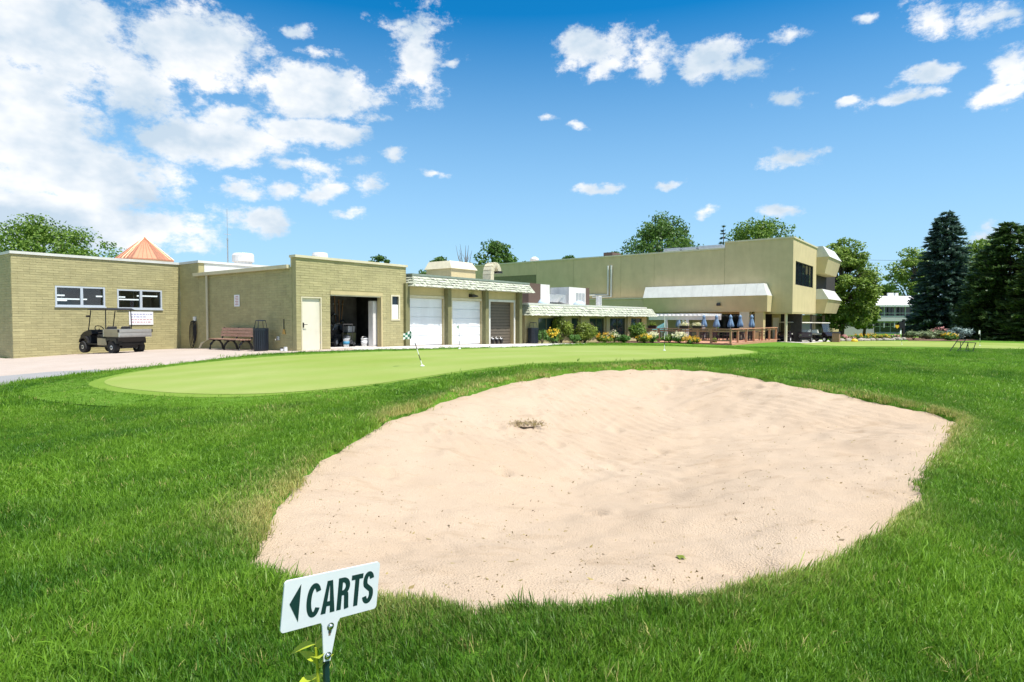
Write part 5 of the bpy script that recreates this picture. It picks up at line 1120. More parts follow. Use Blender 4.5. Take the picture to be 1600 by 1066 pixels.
MB().tube([(0, 0, 0), (0, .0, hh * .7), (.0, -.25, hh)], .024, 8).build('pole', 'steel', um); MB().lathe([(.2, 0), (.18, .05), (.04, .07)], n=14).build('base', 'patio_dark', um)
vs_ = [(0, -.27, hh + .05)]; fs_ = []
for k in range(16): q = 2 * math.pi * k / 16; rr = .62 if k % 2 == 0 else .52; vs_.append((rr * math.cos(q) * .8, -.15 + rr * math.sin(q) * .8 + .5, hh - .62 + .12 * math.sin(q)))
for k in range(16): fs_.append((0, 1 + k, 1 + (k + 1) % 16))
raw('canopy', vs_, fs_, 'umbrella_teal', um)
for i, px in enumerate((1022, 1072, 1092)):
    a = pu(px, 512, uD + .4)[0]
    t = thing('planter', ['leftmost', 'middle', 'rightmost'][i] + ' flower planter hooked on the deck railing', 'planter', uv(uD + .08, a, zD + 1.062), RZ, 'planters on the railing')
    MB().hexa([(-.1, -.3, 0), (.1, -.3, 0), (.1, .3, 0), (-.1, .3, 0)], [(-.13, -.36, .2), (.13, -.36, .2), (.13, .36, .2), (-.13, .36, .2)]).build('box', 'patio_dark', t)
    vs_, fs_ = [], []
    for k in range(260):
        c = Vector((rn.gauss(0, .08), rn.gauss(0, .16), .22 + abs(rn.gauss(0, .1)))); d = Vector((rn.gauss(0, 1), rn.gauss(0, 1), rn.gauss(.6, 1))).normalized(); s1 = d.orthogonal().normalized() * .035; s2 = d.cross(s1); b = len(vs_); vs_ += [tuple(c - s1), tuple(c + s2), tuple(c + s1), tuple(c - s2)]; fs_.append((b, b+1, b+2, b+3))
    raw('foliage', vs_, fs_, 'petal_cream' if i else 'leaf_shrub', t, kind='stuff')

# ------------------------------------------------------------------ golf carts
def golf_cart(loc, rz, label, body):
    t = thing('golf_cart', label, 'golf cart', loc, rz, 'golf carts parked under the overhang')
    for sx in (-.82, .82):
        for sy in (-.46, .46): w_ = MB().lathe([(.12, -.09), (.22, -.09), (.23, 0), (.22, .09), (.12, .09)], (sx, sy, .23), 18, 'y').build('wheel', 'rubber', t); MB().lathe([(.03, -.1), (.13, -.095), (.13, .095), (.03, .1)], (sx, sy, .23), 14, 'y').build('rim', 'white_paint', w_)
    MB().box(-1.1, 1.0, -.5, .5, .26, .36).build('chassis', 'black_plastic', t)
    MB().prism([(.45, .36), (.55, .36), (.62, .52), (1.0, .52), (1.14, .42), (1.18, .56), (.95, .82), (.66, .94), (.56, .92)], -.56, .56).build('front_cowl', body, t, bevel=.025)
    MB().prism([(-1.2, .40), (-1.1, .38), (-1.04, .54), (-.6, .54), (-.54, .36), (-.2, .36), (-.15, .62), (-1.18, .70)], -.58, .58).build('rear_body', body, t, bevel=.025)
    MB().box(-.62, -.12, -.52, .52, .64, .78).build('seat', 'cart_beige', t, bevel=.03); MB().hexa([(-.72, -.5, .80), (-.62, -.5, .80), (-.62, .5, .80), (-.72, .5, .80)], [(-.80, -.48, 1.14), (-.72, -.48, 1.14), (-.72, .48, 1.14), (-.80, .48, 1.14)]).build('backrest', 'cart_beige', t, bevel=.02)
    for sy in (-.5, .5): MB().tube([(.70, sy, .90), (.44, sy, 1.78)], .02, 6).build('post', 'black_plastic', t); MB().tube([(-.86, sy, .7), (-.74, sy, 1.80)], .02, 6).build('post', 'black_plastic', t); MB().box(1.02, 1.1, sy * .9, sy * .6, .60, .68).build('headlight', 'chrome', t)
    MB().hexa([(-1.0, -.58, 1.79), (.62, -.58, 1.77), (.62, .58, 1.77), (-1.0, .58, 1.79)], [(-.92, -.5, 1.86), (.52, -.5, 1.84), (.52, .5, 1.84), (-.92, .5, 1.86)]).build('roof', 'cart_beige', t, bevel=.015)
    MB().hexa([(.66, -.48, .94), (.68, -.48, .94), (.68, .48, .94), (.66, .48, .94)], [(.45, -.47, 1.74), (.46, -.47, 1.74), (.46, .47, 1.74), (.45, .47, 1.74)]).build('windshield', 'clear_plastic', t)
    MB().tube([(.22 + .08 * math.cos(a), .25 + .17 * math.sin(a), 1.0 + .12 * math.cos(a)) for a in [i * 2 * math.pi / 14 for i in range(15)]], .015, 5).build('steering_wheel', 'black_plastic', t)
    MB().box(-1.16, -.92, -.42, .42, .705, .76).build('bag_deck', 'black_plastic', t); MB().tube([(-1.0, -.45, .72), (-1.05, -.45, 1.15), (-1.05, .45, 1.15), (-1.0, .45, .72)], .018, 6).build('bag_rail', 'black_plastic', t)
    return t
for (px, py, hdg, lab, body) in ((1229, 532.3, -2.2, 'dark golf cart nearest the deck railing under the overhang', 'cart_dark'), (1259, 533, -2.05, 'middle dark golf cart with white wheels under the overhang', 'cart_dark'), (1283, 531.8, -1.15, 'dark golf cart with pale windscreen facing the lawn', 'cart_dark')):
    p = gat(px, 57.5 if px < 1270 else 59.5); p.z += .015; golf_cart(p, hdg, lab, body)
CPAD = [tuple(uv(a, b))[:2] for a, b in ((UM - .3, vC + 9), (UM - .3, vC - 1.6), (UM + 4, vC - 2.2), (UM + 11, vC - 2.0), (UM + 16, vC + 3), (UM + 16, vC + 9))]
sheet('cart_pad', CPAD, 'concrete', .012, 1.2)
p = gat(1307, 58); t = thing('waste_bin', 'brown square bin beside the parked golf carts', 'trash can', p, RZ); MB().box(-.3, .3, -.3, .3, 0, .85).build('body', 'bench_wood', t); MB().hexa([(-.34, -.34, .851), (.34, -.34, .851), (.34, .34, .851), (-.34, .34, .851)], [(-.25, -.25, 1.0), (.25, -.25, 1.0), (.25, .25, 1.0), (-.25, .25, 1.0)]).build('lid', 'black_plastic', t)
p = gnd(1335, 534.2); s_ = p.y / FPX
t = thing('tee_marker', 'low yellow mound shaped marker on the right lawn', 'marker', p, 0); MB().lathe([(5 * s_, 0), (4.6 * s_, 2.4 * s_), (2.8 * s_, 4.2 * s_), (.8 * s_, 4.8 * s_)], n=18).build('body', 'yellow', t, smooth=True); MB().lathe([(5.3 * s_, 0), (5.3 * s_, .5 * s_)], n=18).build('foot', 'yellow', t); MB().lathe([(.7 * s_, 4.7 * s_), (.5 * s_, 5.6 * s_)], n=8).build('knob', 'yellow', t)
# post with dark panel, small yellow sign by the far house
p = gat(1412, 66); s_ = p.y / FPX
t = thing('speaker_post', 'tall dark post with a black square panel in front of the far house', 'post', p, 0); ht = at(1412, 499, 66).z - p.z; MB().box(-.1, .1, -.1, .1, 0, ht).build('post', 'black_plastic', t); MB().box(-.55, -.101, -.12, .12, ht - .98, ht - .3).build('panel', 'black_plastic', t)
p = gat(1402, 65); t = thing('yellow_sign', 'small yellow heart shaped sign on a stake by the rock bed', 'sign', p, 0); ht = at(1402, 507.5, 65).z - p.z
MB().tube([(0, 0, 0), (0, 0, ht - .2)], .03, 6).build('stake', 'black_plastic', t); MB().prism([(0, ht - .42), (.2, ht - .22), (.19, ht - .08), (.1, ht - .02), (0, ht - .1), (-.1, ht - .02), (-.19, ht - .08), (-.2, ht - .22)], -.03, .03).build('plate', 'yellow', t)

# ------------------------------------------------------------------ far house
Yh = 96
hb = gat(1400, Yh); x0, x1 = at(1364, 490, Yh).x, at(1446, 490, Yh).x; z = lambda y: at(1400, y, Yh).z
fh = thing('far_house', 'two storey pale building with white hipped roof beyond the rock bed', 'building', (hb.x, Yh, hb.z), 0); ox, oz = hb.x, hb.z
X = lambda px: at(px, 490, Yh).x - ox; Z = lambda y: z(y) - oz
MB().box(X(1300), X(1446), 1.2, 9, -.5, Z(474)).build('wall', 'far_grey', fh)
MB().hexa([(X(1298), -.4, Z(477)), (X(1450), -.4, Z(477)), (X(1450), 10, Z(477)), (X(1298), 10, Z(477))], [(X(1300) + 1.2, 2.0, Z(462)), (X(1450) - 1.2, 2.0, Z(462)), (X(1450) - 1.2, 8, Z(462)), (X(1300) + 1.2, 8, Z(462))]).build('roof', 'far_white', fh)
MB().box(X(1299), X(1449), -.35, -.1, Z(479.5), Z(477) - .002).build('fascia', 'far_white', fh)
for k in range(4):
    a, b = X(1366 + k * 16.5), X(1366 + (k + 1) * 16.5)
    w_ = MB().box(a + .06, b - .06, 1.1, 1.19, Z(496), Z(480)).build('window', 'glass_dark', fh); MB().box(a - .06, a + .06, .1, .3, Z(512), Z(479.5)).build('post', 'far_grey', fh)
    MB().box(a + .06, b - .06, .15, .22, Z(490), Z(489)).build('rail', 'far_grey', fh)
    MB().box(a + .1, b - .1, 1.12, 1.19, Z(519), Z(505)).build('window', 'glass_dark', fh); MB().box(a + .1, b - .1, 1.06, 1.11, Z(511), Z(510)).build('transom', 'far_grey', fh)
MB().box(X(1364), X(1446), .0, 1.19, Z(502), Z(496.5)).build('balcony_slab', 'far_grey', fh); MB().box(X(1364), X(1446), .05, .10, Z(496), Z(493.5)).build('balcony_panel', 'far_grey', fh)
for px in (1368, 1408, 1412.5, 1420): MB().box(X(px) - .2, X(px) + .2, 3, 3.4, Z(462) - .3, Z(456.5)).build('chimney', 'far_white', fh)
fw = thing('pool_fence', 'pale blue grey board fence behind the shade tree', 'fence', gat(1330, 86), 0); a0 = at(1315, 500, 86).x - fw.location.x; a1 = at(1366, 500, 86).x - fw.location.x; hf = at(1340, 506, 86).z - fw.location.z
nb = 22
for k in range(nb): MB().box(a0 + (a1 - a0) * k / nb, a0 + (a1 - a0) * (k + .93) / nb, 0, .04, 0, hf).build('board', 'far_grey', fw)
MB().box(a0, a1, .041, .09, hf * .75, hf * .82).build('rail', 'far_grey', fw)

# ------------------------------------------------------------------ trees and shrubs
def cards(pts, nrm, size, rn_, asp=.62, two=True):
    """leaf-sized folded faces, vectorised"""
    n = len(pts); d = nrm + rn_.normal(0, .55, (n, 3)); d /= np.linalg.norm(d, axis=1)[:, None] + 1e-9
    a = np.cross(d, rn_.normal(0, 1, (n, 3))); a /= np.linalg.norm(a, axis=1)[:, None] + 1e-9; b = np.cross(d, a)
    s = (size * rn_.uniform(.6, 1.35, n))[:, None]; v = np.empty((n, 4, 3)); v[:, 0] = pts - a * s; v[:, 1] = pts + b * s * asp - d * s * .15; v[:, 2] = pts + a * s; v[:, 3] = pts - b * s * asp - d * s * .15
    return v.reshape(-1, 3)
def cardmesh(name, v, m, par, kind=None):
    n = len(v) // 4; me = bpy.data.meshes.new(name); me.vertices.add(len(v)); me.vertices.foreach_set('co', v.astype(np.float32).ravel()); me.loops.add(n * 4); me.loops.foreach_set('vertex_index', np.arange(n * 4, dtype=np.int32))
    me.polygons.add(n); me.polygons.foreach_set('loop_start', np.arange(0, n * 4, 4, dtype=np.int32)); me.polygons.foreach_set('loop_total', np.full(n, 4, dtype=np.int32)); me.update(calc_edges=True); me.materials.append(M[m])
    o_ = bpy.data.objects.new(name, me); COL.objects.link(o_); o_.parent = par
    if kind: o_['kind'] = kind
    return o_
def tree(base, h, w, label, m='leaf_mid', clumps=70, leaves=90, leaf=.17, crown0=.28, seed=0, lean=0, gap=.25, cr=.17):
    rn_ = np.random.default_rng(seed); t = thing('shade_tree', label, 'tree', base, 0)
    cz, rz_ = h * (1 + crown0) / 2, h * (1 - crown0) / 2; mb = MB(); tr = max(.12, h * .022)
    mb.tube([(0, 0, -.2), (.02 * h, 0, h * .2), (lean * .5, 0.02 * h, h * .45), (lean, 0, h * .8)], [tr * 1.25, tr, tr * .7, tr * .2], 9)
    cs = []
    for i in range(clumps):
        while True:
            q = rn_.normal(0, 1, 3); q /= np.linalg.norm(q); r_ = rn_.uniform(.45, 1.0) ** .6
            if rn_.random() > gap * (q[2] < -.2): break
        k = 1 - .35 * max(0, q[2]); wob = 1 + .22 * math.sin(3 * math.atan2(q[1], q[0]) + seed) + .13 * math.sin(5 * q[2] + seed * 2)
        cs.append((q[0] * r_ * w / 2 * k * wob + lean * .7, q[1] * r_ * w / 2 * k * wob, cz + q[2] * r_ * rz_ * (.9 + .1 * wob)))
    for i in range(0, clumps, 3):
        c = Vector(cs[i]); s0 = Vector((lean * .3, 0, h * rn_.uniform(.22, .5))); mm = s0.lerp(c, .55) + Vector((0, 0, .04 * h)); mb.tube([s0, mm, c * .96 + s0 * .04], [tr * .42, tr * .24, tr * .06], 5)
    mb.build('trunk', 'bark', t, smooth=True)
    P = []; Nn = []
    for c in cs:
        r_ = w * cr * rn_.uniform(.6, 1.25); n = int(leaves * rn_.uniform(.6, 1.3)); q = rn_.normal(0, 1, (n, 3)); q /= np.linalg.norm(q, axis=1)[:, None]; q[:, 2] *= .62
        P.append(np.array(c) + q * r_ * (rn_.uniform(.25, 1, n) ** .5)[:, None]); Nn.append(q * .8 + np.array([0, 0, .6]))
    P = np.concatenate(P); Nn = np.concatenate(Nn); cardmesh('crown', cards(P, Nn, np.full(len(P), leaf), rn_), m, t, 'stuff'); return t
def spruce(base, h, w, label, m='needle_blue', seed=0, tiers=34, per=13, low=.04, droop=.35, seg=5, sz=.26, power=.85, bulge=0):
    rn_ = np.random.default_rng(seed); t = thing('spruce_tree', label, 'tree', base, 0); mb = MB(); mb.tube([(0, 0, -.2), (0, 0, h * .5), (0, 0, h * .97)], [h * .018, h * .011, .03], 8); P, D = [], []; bm_ = MB()
    for i in range(tiers):
        f = (i + rn_.uniform(-.3, .3)) / tiers; f = min(max(f, 0), .985); z_ = h * (low + (1 - low) * f); L_ = w / 2 * ((1 - f) ** power) * (1 + bulge * math.sin(f * 3.1)) + .12
        for j in range(max(5, int(per * (1 - f * .55)))):
            q = rn_.uniform(0, 2 * math.pi); l_ = L_ * rn_.uniform(.72, 1.12); dr_ = droop * rn_.uniform(.6, 1.3)
            if j % 4 == 0: bm_.tube([(0, 0, z_), (math.cos(q) * l_ * .9, math.sin(q) * l_ * .9, z_ - dr_ * l_ * .3)], [.035, .01], 4)
            n = max(4, int(seg * l_ * 2.4)); s_ = rn_.uniform(.18, 1, n) ** .75
            side = rn_.normal(0, .14, n) * l_ * (1.15 - s_)
            x = np.cos(q) * s_ * l_ - np.sin(q) * side; y = np.sin(q) * s_ * l_ + np.cos(q) * side; zz = z_ - dr_ * l_ * s_ + .30 * dr_ * l_ * s_ ** 3 + rn_.normal(0, .07, n)
            P.append(np.c_[x, y, zz]); D.append(np.c_[np.cos(q) * np.ones(n), np.sin(q) * np.ones(n), np.full(n, .25) - dr_ * .5])
    mb.build('trunk', 'bark', t, smooth=True); bm_.build('branches', 'bark', t, kind='stuff')
    P = np.concatenate(P); D = np.concatenate(D); n = len(P); D = D + rn_.normal(0, .35, (n, 3)); D /= np.linalg.norm(D, axis=1)[:, None]
    upv = np.array([0, 0, 1.]) + rn_.normal(0, .35, (n, 3)); a = np.cross(D, upv); a /= np.linalg.norm(a, axis=1)[:, None] + 1e-9; s = (sz * rn_.uniform(.6, 1.4, n))[:, None]
    v = np.empty((n, 4, 3)); v[:, 0] = P - D * s; v[:, 1] = P + a * s * .42 - np.array([0, 0, .10]) * s; v[:, 2] = P + D * s * 1.1; v[:, 3] = P - a * s * .42 - np.array([0, 0, .10]) * s
    cardmesh('needles', v.reshape(-1, 3), m, t, 'stuff'); return t
def tr_at(px, ytop, Y, wpx, label, **kw):
    b = gat(px, Y); h = at(px, ytop, Y).z - b.z; return tree(b, h, wpx * Y / FPX, label, **kw)
tr_at(70, 345, 62, 190, 'broad locust tree rising behind the left wing', m='leaf_mid', seed=1, crown0=.45, clumps=150, leaves=90, leaf=.14, cr=.11)
tr_at(592, 402, 90, 48, 'small tree top showing over the shed parapet', m='leaf_dark', seed=2, crown0=.5, clumps=40, leaf=.2)
tr_at(690, 399, 95, 52, 'grey green tree behind the garage roof left of the bare tree', m='leaf_dark', seed=3, crown0=.5, clumps=45, leaf=.2)
tr_at(778, 378, 100, 70, 'dark round tree behind the roof house and gooseneck vent', m='leaf_dark', seed=4, crown0=.4, clumps=70, leaf=.22)
tr_at(832, 400, 108, 44, 'low tree top beside the mushroom vent on the roofline', m='leaf_mid', seed=5, crown0=.5, clumps=35, leaf=.24)
tr_at(887, 399, 112, 40, 'small dark tree top above the clubhouse parapet', m='leaf_dark', seed=6, crown0=.55, clumps=30, leaf=.24)
tr_at(1034, 338, 100, 132, 'large dark tree behind the middle of the clubhouse roof', m='leaf_dark', seed=7, crown0=.3, clumps=180, leaf=.21, cr=.12)
tr_at(1184, 343, 105, 128, 'wide light green tree behind the tall end of the clubhouse', m='leaf_mid', seed=8, crown0=.4, clumps=150, leaf=.22, cr=.13)
b = gat(1129, 112); spruce(b, at(1129, 347, 112).z - b.z, 5.5, 'narrow dark spruce tip beside the wide tree behind the clubhouse', 'needle_dark', 9, 26, 9, sz=.3)
tr_at(1314, 370, 76, 94, 'tall leafy shade tree at the right end of the clubhouse', m='leaf_light', seed=10, crown0=.06, clumps=260, leaves=120, leaf=.15, cr=.12, gap=.0)
tr_at(1350, 436, 80, 40, 'smaller leafy tree beside the far house', m='leaf_light', seed=11, crown0=.08, clumps=90, leaf=.15, cr=.15, gap=0)
tr_at(1426, 387, 112, 66, 'pale green tree behind the far house roof', m='leaf_light', seed=12, crown0=.25, clumps=80, leaf=.22)
tr_at(1382, 440, 130, 52, 'distant dark tree low behind the far house', m='leaf_dark', seed=13, crown0=.2, clumps=50, leaf=.26)
b = gat(1397, 135); spruce(b, at(1397, 430, 135).z - b.z, 5.0, 'distant small spruce over the far house roof', 'needle_dark', 14, 20, 8, sz=.34)
tr_at(1532, 374, 100, 90, 'yellow green tree between the two dark evergreens', m='leaf_light', seed=15, crown0=.15, clumps=100, leaf=.22)
b = gat(1475, 80); spruce(b, at(1475, 329, 80).z - b.z, 9.2, 'tall blue green spruce standing alone at the right', 'needle_blue', 16, 52, 22, low=.015, droop=.38, seg=8, sz=.30, power=.5)
b = gat(1576, 66); spruce(b, at(1576, 345, 66).z - b.z, 9.4, 'broad dark evergreen with light branch tips at the right edge', 'needle_green', 17, 46, 22, low=.01, droop=.22, seg=7, sz=.27, power=.42, bulge=.15)
b = gat(1533, 72); spruce(b, at(1533, 398, 72).z - b.z, 5.2, 'shorter green evergreen tucked against the broad dark one', 'needle_green', 18, 34, 16, low=.01, droop=.1, seg=7, sz=.25, power=.45)
b = gat(1640, 60); spruce(b, at(1640, 338, 60).z - b.z, 9.0, 'dark evergreen cut off by the right edge of the picture', 'needle_dark', 19, 40, 18, low=.01, droop=.25, seg=6, sz=.27, power=.6)
# bare tree
b = gat(724, 104); t = thing('bare_tree', 'leafless grey tree top behind the garage roof', 'tree', b, 0); rn = random.Random(2); hh = at(724, 384, 104).z - b.z
mb = MB(); mb.tube([(0, 0, -.2), (0, 0, hh * .5), (.2, 0, hh * .7)], [.2, .14, .08], 6); mb.build('trunk', 'dead_bark', t)
for k in range(16):
    q = rn.uniform(0, 6.28); r_ = rn.uniform(.5, 2.0); z0 = hh * rn.uniform(.5, .72); tip = Vector((r_ * math.cos(q), r_ * math.sin(q), min(hh, z0 + hh * rn.uniform(.2, .45)))); s0 = Vector((.1, 0, z0)); mm = s0.lerp(tip, .5) + Vector((.2 * math.cos(q), .2 * math.sin(q), -.1))
    mb = MB(); mb.tube([s0, mm, tip], [.06, .045, .02], 4); mb.tube([mm, mm + Vector((rn.uniform(-.8, .8), rn.uniform(-.8, .8), rn.uniform(.6, 1.4)))], [.035, .015], 4); mb.build('branch', 'dead_bark', t)
def shrub(base, w, h, label, m='leaf_shrub', n=1500, leaf=.06, flowers=None, nf=0, seed=0, fs=.07, name='shrub', cat='shrub', group=None, spread=1., stems=8, core=.3):
    rn_ = np.random.default_rng(seed); t = thing(name, label, cat, base, 0, group); mb = MB()
    for k in range(stems): q = 2 * math.pi * k / stems; mb.tube([(0, 0, -.05), (.18 * w * math.cos(q), .18 * w * math.sin(q), h * .45), (.36 * w * math.cos(q), .36 * w * math.sin(q), h * .85)], [.018, .013, .006], 4)
    mb.build('stem', 'bark', t)
    nl = 11; lc = rn_.normal(0, 1, (nl, 3)); lc /= np.linalg.norm(lc, axis=1)[:, None]; lc[:, 2] = lc[:, 2] * .75 + .1; lr = rn_.uniform(.28, .62, nl); pick = rn_.integers(0, nl, n)
    q = rn_.normal(0, 1, (n, 3)); q /= np.linalg.norm(q, axis=1)[:, None]; B = lc[pick] * (1.02 - lr[pick] * .75)[:, None] + q * (lr[pick] * rn_.uniform(.25, 1.1, n) ** .5)[:, None]
    up_ = rn_.random(n) < .06; B[up_, 2] += rn_.uniform(.05, .35, up_.sum())
    P = np.c_[B[:, 0] * w / 2, B[:, 1] * w / 2, h * .48 + B[:, 2] * h * .48]; P[:, 2] = np.maximum(P[:, 2], .02)
    cardmesh('foliage', cards(P, q + [0, 0, .5], np.full(n, leaf), rn_), m, t, 'stuff')
    if flowers:
        nc = max(5, nf // 18); qq = rn_.normal(0, 1, (nc, 3)); qq[:, 2] = np.abs(qq[:, 2]) * .9 + .25; qq[:, 1] -= .5; qq /= np.linalg.norm(qq, axis=1)[:, None]; C_ = np.c_[qq[:, 0] * w / 2, qq[:, 1] * w / 2, h * .5 + qq[:, 2] * h * .53]
        P = np.repeat(C_, 12, 0) + rn_.normal(0, fs * .8, (nc * 12, 3)); cardmesh('blooms', cards(P, np.repeat(qq, 12, 0), np.full(len(P), fs * .6), rn_, .8), flowers, t, 'stuff')
    return t
def sh(px, py_top, u_, v_off, wpx, label, **kw):
    v_ = v_off; p = uv(u_, v_); p.z = H(p.x, p.y) + .02
    s_ = p.y / FPX; hh = at(px, py_top, p.y).z - p.z; return shrub(p, wpx * s_, hh, label, **kw)
def onv(px, v_): return pv(px, 520, v_)[0]
sh(847, 514, onv(847, -.5), -.5, 20, 'leafy green plant right beside the garage trash can', m='leaf_bed', seed=1, n=900)
sh(864, 515, onv(864, -.8), -.8, 24, 'clump of yellow flowers near the garage trash can', m='leaf_bed', flowers='petal_yellow', nf=420, seed=2, n=900, name='flower_clump', cat='flowers')
sh(876, 492, onv(876, -.2), -.25, 34, 'tall yellow green shrub against the first dining window', seed=3, n=2600, leaf=.065)
sh(914, 503, onv(914, -.7), -.7, 42, 'rounded yellow green shrub with bare lower stems in the flower bed', seed=4, n=2600, leaf=.06, stems=16)
sh(897, 520, onv(897, -1.0), -1.0, 20, 'low green filler plant between the two tall shrubs', m='leaf_bed', seed=21, n=900)
sh(945, 521, onv(945, -1.2), -1.2, 28, 'low orange and yellow flower clump at the middle of the bed', m='leaf_shrub', flowers='petal_orange', nf=360, seed=5, n=1000, name='flower_clump', cat='flowers')
sh(960, 518, onv(960, -1.0), -1.0, 16, 'cream flowering plant beside the orange clump', m='leaf_bed', flowers='petal_cream', nf=240, seed=6, n=700, name='flower_clump', cat='flowers')
sh(975, 521, onv(975, -1.4), -1.4, 26, 'bright green grassy mound in the flower bed', m='leaf_bed', seed=7, n=1600, leaf=.07)
sh(996, 503, onv(996, -1.2), -1.2, 30, 'upright loose green shrub near the end of the dining wing', m='leaf_mid', seed=8, n=1500, leaf=.09, core=.1)
sh(1007, 523, onv(1007, -2.2), -2.2, 26, 'yellow flowers at the right end of the bed', m='leaf_shrub', flowers='petal_yellow', nf=300, seed=9, n=900, name='flower_clump', cat='flowers')
sh(1020, 520, onv(1020, -2.4), -2.4, 20, 'cream hydrangea clump left of the tall thin flag', m='leaf_bed', flowers='petal_cream', nf=360, seed=10, n=800, name='flower_clump', cat='flowers', fs=.09)
sh(1046, 522, uD - .8, pu(1046, 525, uD - .8)[0], 24, 'dark green bush in front of the deck railing', m='leaf_mid', seed=11, n=1200)
sh(1062, 520, uD - .7, pu(1062, 525, uD - .7)[0], 22, 'cream hydrangea clump in front of the deck railing', m='leaf_bed', flowers='petal_cream', nf=360, seed=12, n=800, name='flower_clump', cat='flowers', fs=.1)
sh(1080, 527, uD - .9, pu(1080, 525, uD - .9)[0], 26, 'orange and yellow flowers in front of the deck railing', m='leaf_bed', flowers='petal_orange', nf=400, seed=13, n=900, name='flower_clump', cat='flowers', fs=.09)
sh(1116, 527.5, uD + 1.4, pu(1116, 532, uD + 1.4)[0], 9, 'small yellow green potted plant on the deck by the corner post', m='leaf_shrub', seed=14, n=500)
for i, (px, Y, w, yt, m_, fl, lab) in enumerate(((1322, 63, 30, 525, 'leaf_bed', 'petal_pink', 'pink flower clump nearest the golf carts in the rock bed'), (1345, 64, 30, 523.5, 'leaf_bed', 'petal_yellow', 'yellow flower clump in the rock bed below the shade tree'), (1372, 66, 34, 522, 'leaf_shrub', 'petal_yellow', 'broad yellow flower clump in the rock bed'), (1395, 66.5, 26, 524, 'leaf_bed', 'petal_pink', 'pink flower clump at the right of the rock bed'),
   (1428, 64, 22, 516, 'leaf_sage', None, 'pale sage green rounded shrub in the shrub bed'), (1448, 66, 30, 515, 'leaf_sage', None, 'tall feathery green grass clump in the shrub bed'), (1466, 67, 34, 513, 'leaf_sage', 'petal_pink', 'feathery shrub with pinkish plumes before the blue spruce'), (1486, 62, 22, 521, 'leaf_bed', 'petal_yellow', 'yellow flower clump in front of the low juniper'), (1497, 65, 40, 510, 'leaf_bluegrey', None, 'low spreading blue grey juniper before the evergreens'))):
    p = gat(px, Y); p.z += .02; hh = at(px, yt, Y).z - p.z; shrub(p, w * Y / FPX, hh, lab, m=m_, n=1500, leaf=.1, flowers=fl, nf=200 if fl else 0, seed=40 + i, fs=.11, name='flower_clump' if fl and yt > 515 else 'shrub', cat='flowers' if fl and yt > 515 else 'shrub')
rn = random.Random(12)
for k in range(26):
    px = 1312 + k * 4.0 + rn.uniform(-1.5, 1.5); p = gat(px, 60.6 + .12 * k / 2 + rn.uniform(-.3, .3) + max(0, (px - 1330) * .02)); r_ = rn.uniform(.16, .34); vs_ = []
    t = tag(MB().lathe([(r_ * .8, -.05), (r_ * rn.uniform(.9, 1.1), r_ * .35), (r_ * .75, r_ * .8), (r_ * .3, r_ * 1.0)], (0, 0, 0), 7).build('border_stone', 'stone', None), 'rough grey brown stone in the row edging the rock bed', 'stone', 'stones edging the rock bed'); t.location = p; t.rotation_euler = (0, 0, rn.uniform(0, 6)); t.scale = (1.2, .8, 1)

# ------------------------------------------------------------------ grass, debris
def clump(seed, n, h, spread, wid):
    rn_ = np.random.default_rng(seed); vs_, fs_ = [], []
    for i in range(n):
        bx_, by_ = rn_.normal(0, spread, 2); q = rn_.uniform(0, 2 * math.pi); L_ = h * rn_.uniform(.55, 1.25); tilt = rn_.uniform(.15, 1.0); w = wid * rn_.uniform(.7, 1.3); d = np.array([math.cos(q), math.sin(q), 0]); s_ = np.array([-math.sin(q), math.cos(q), 0]); b = len(vs_); p_ = np.array([bx_, by_, -.012]); a = tilt * .35; tw = rn_.uniform(-.6, .6)
        for k in range(4):
            ww = w * (1, .92, .68, .06)[k]; sd = s_ * math.cos(tw * k / 3) + np.array([0, 0, 1]) * math.sin(tw * k / 3); vs_ += [tuple(p_ - sd * ww / 2), tuple(p_ + sd * ww / 2)]
            p_ = p_ + (d * math.sin(a) + np.array([0, 0, math.cos(a)])) * L_ / 3; a += tilt * .42
        for k in range(3): fs_.append((b+2*k, b+2*k+1, b+2*k+3, b+2*k+2))
    me = bpy.data.meshes.new('grass_clump'); me.from_pydata(vs_, [], fs_); me.shade_smooth(); me.materials.append(M['blade']); return bpy.data.objects.new('grass_clump', me)
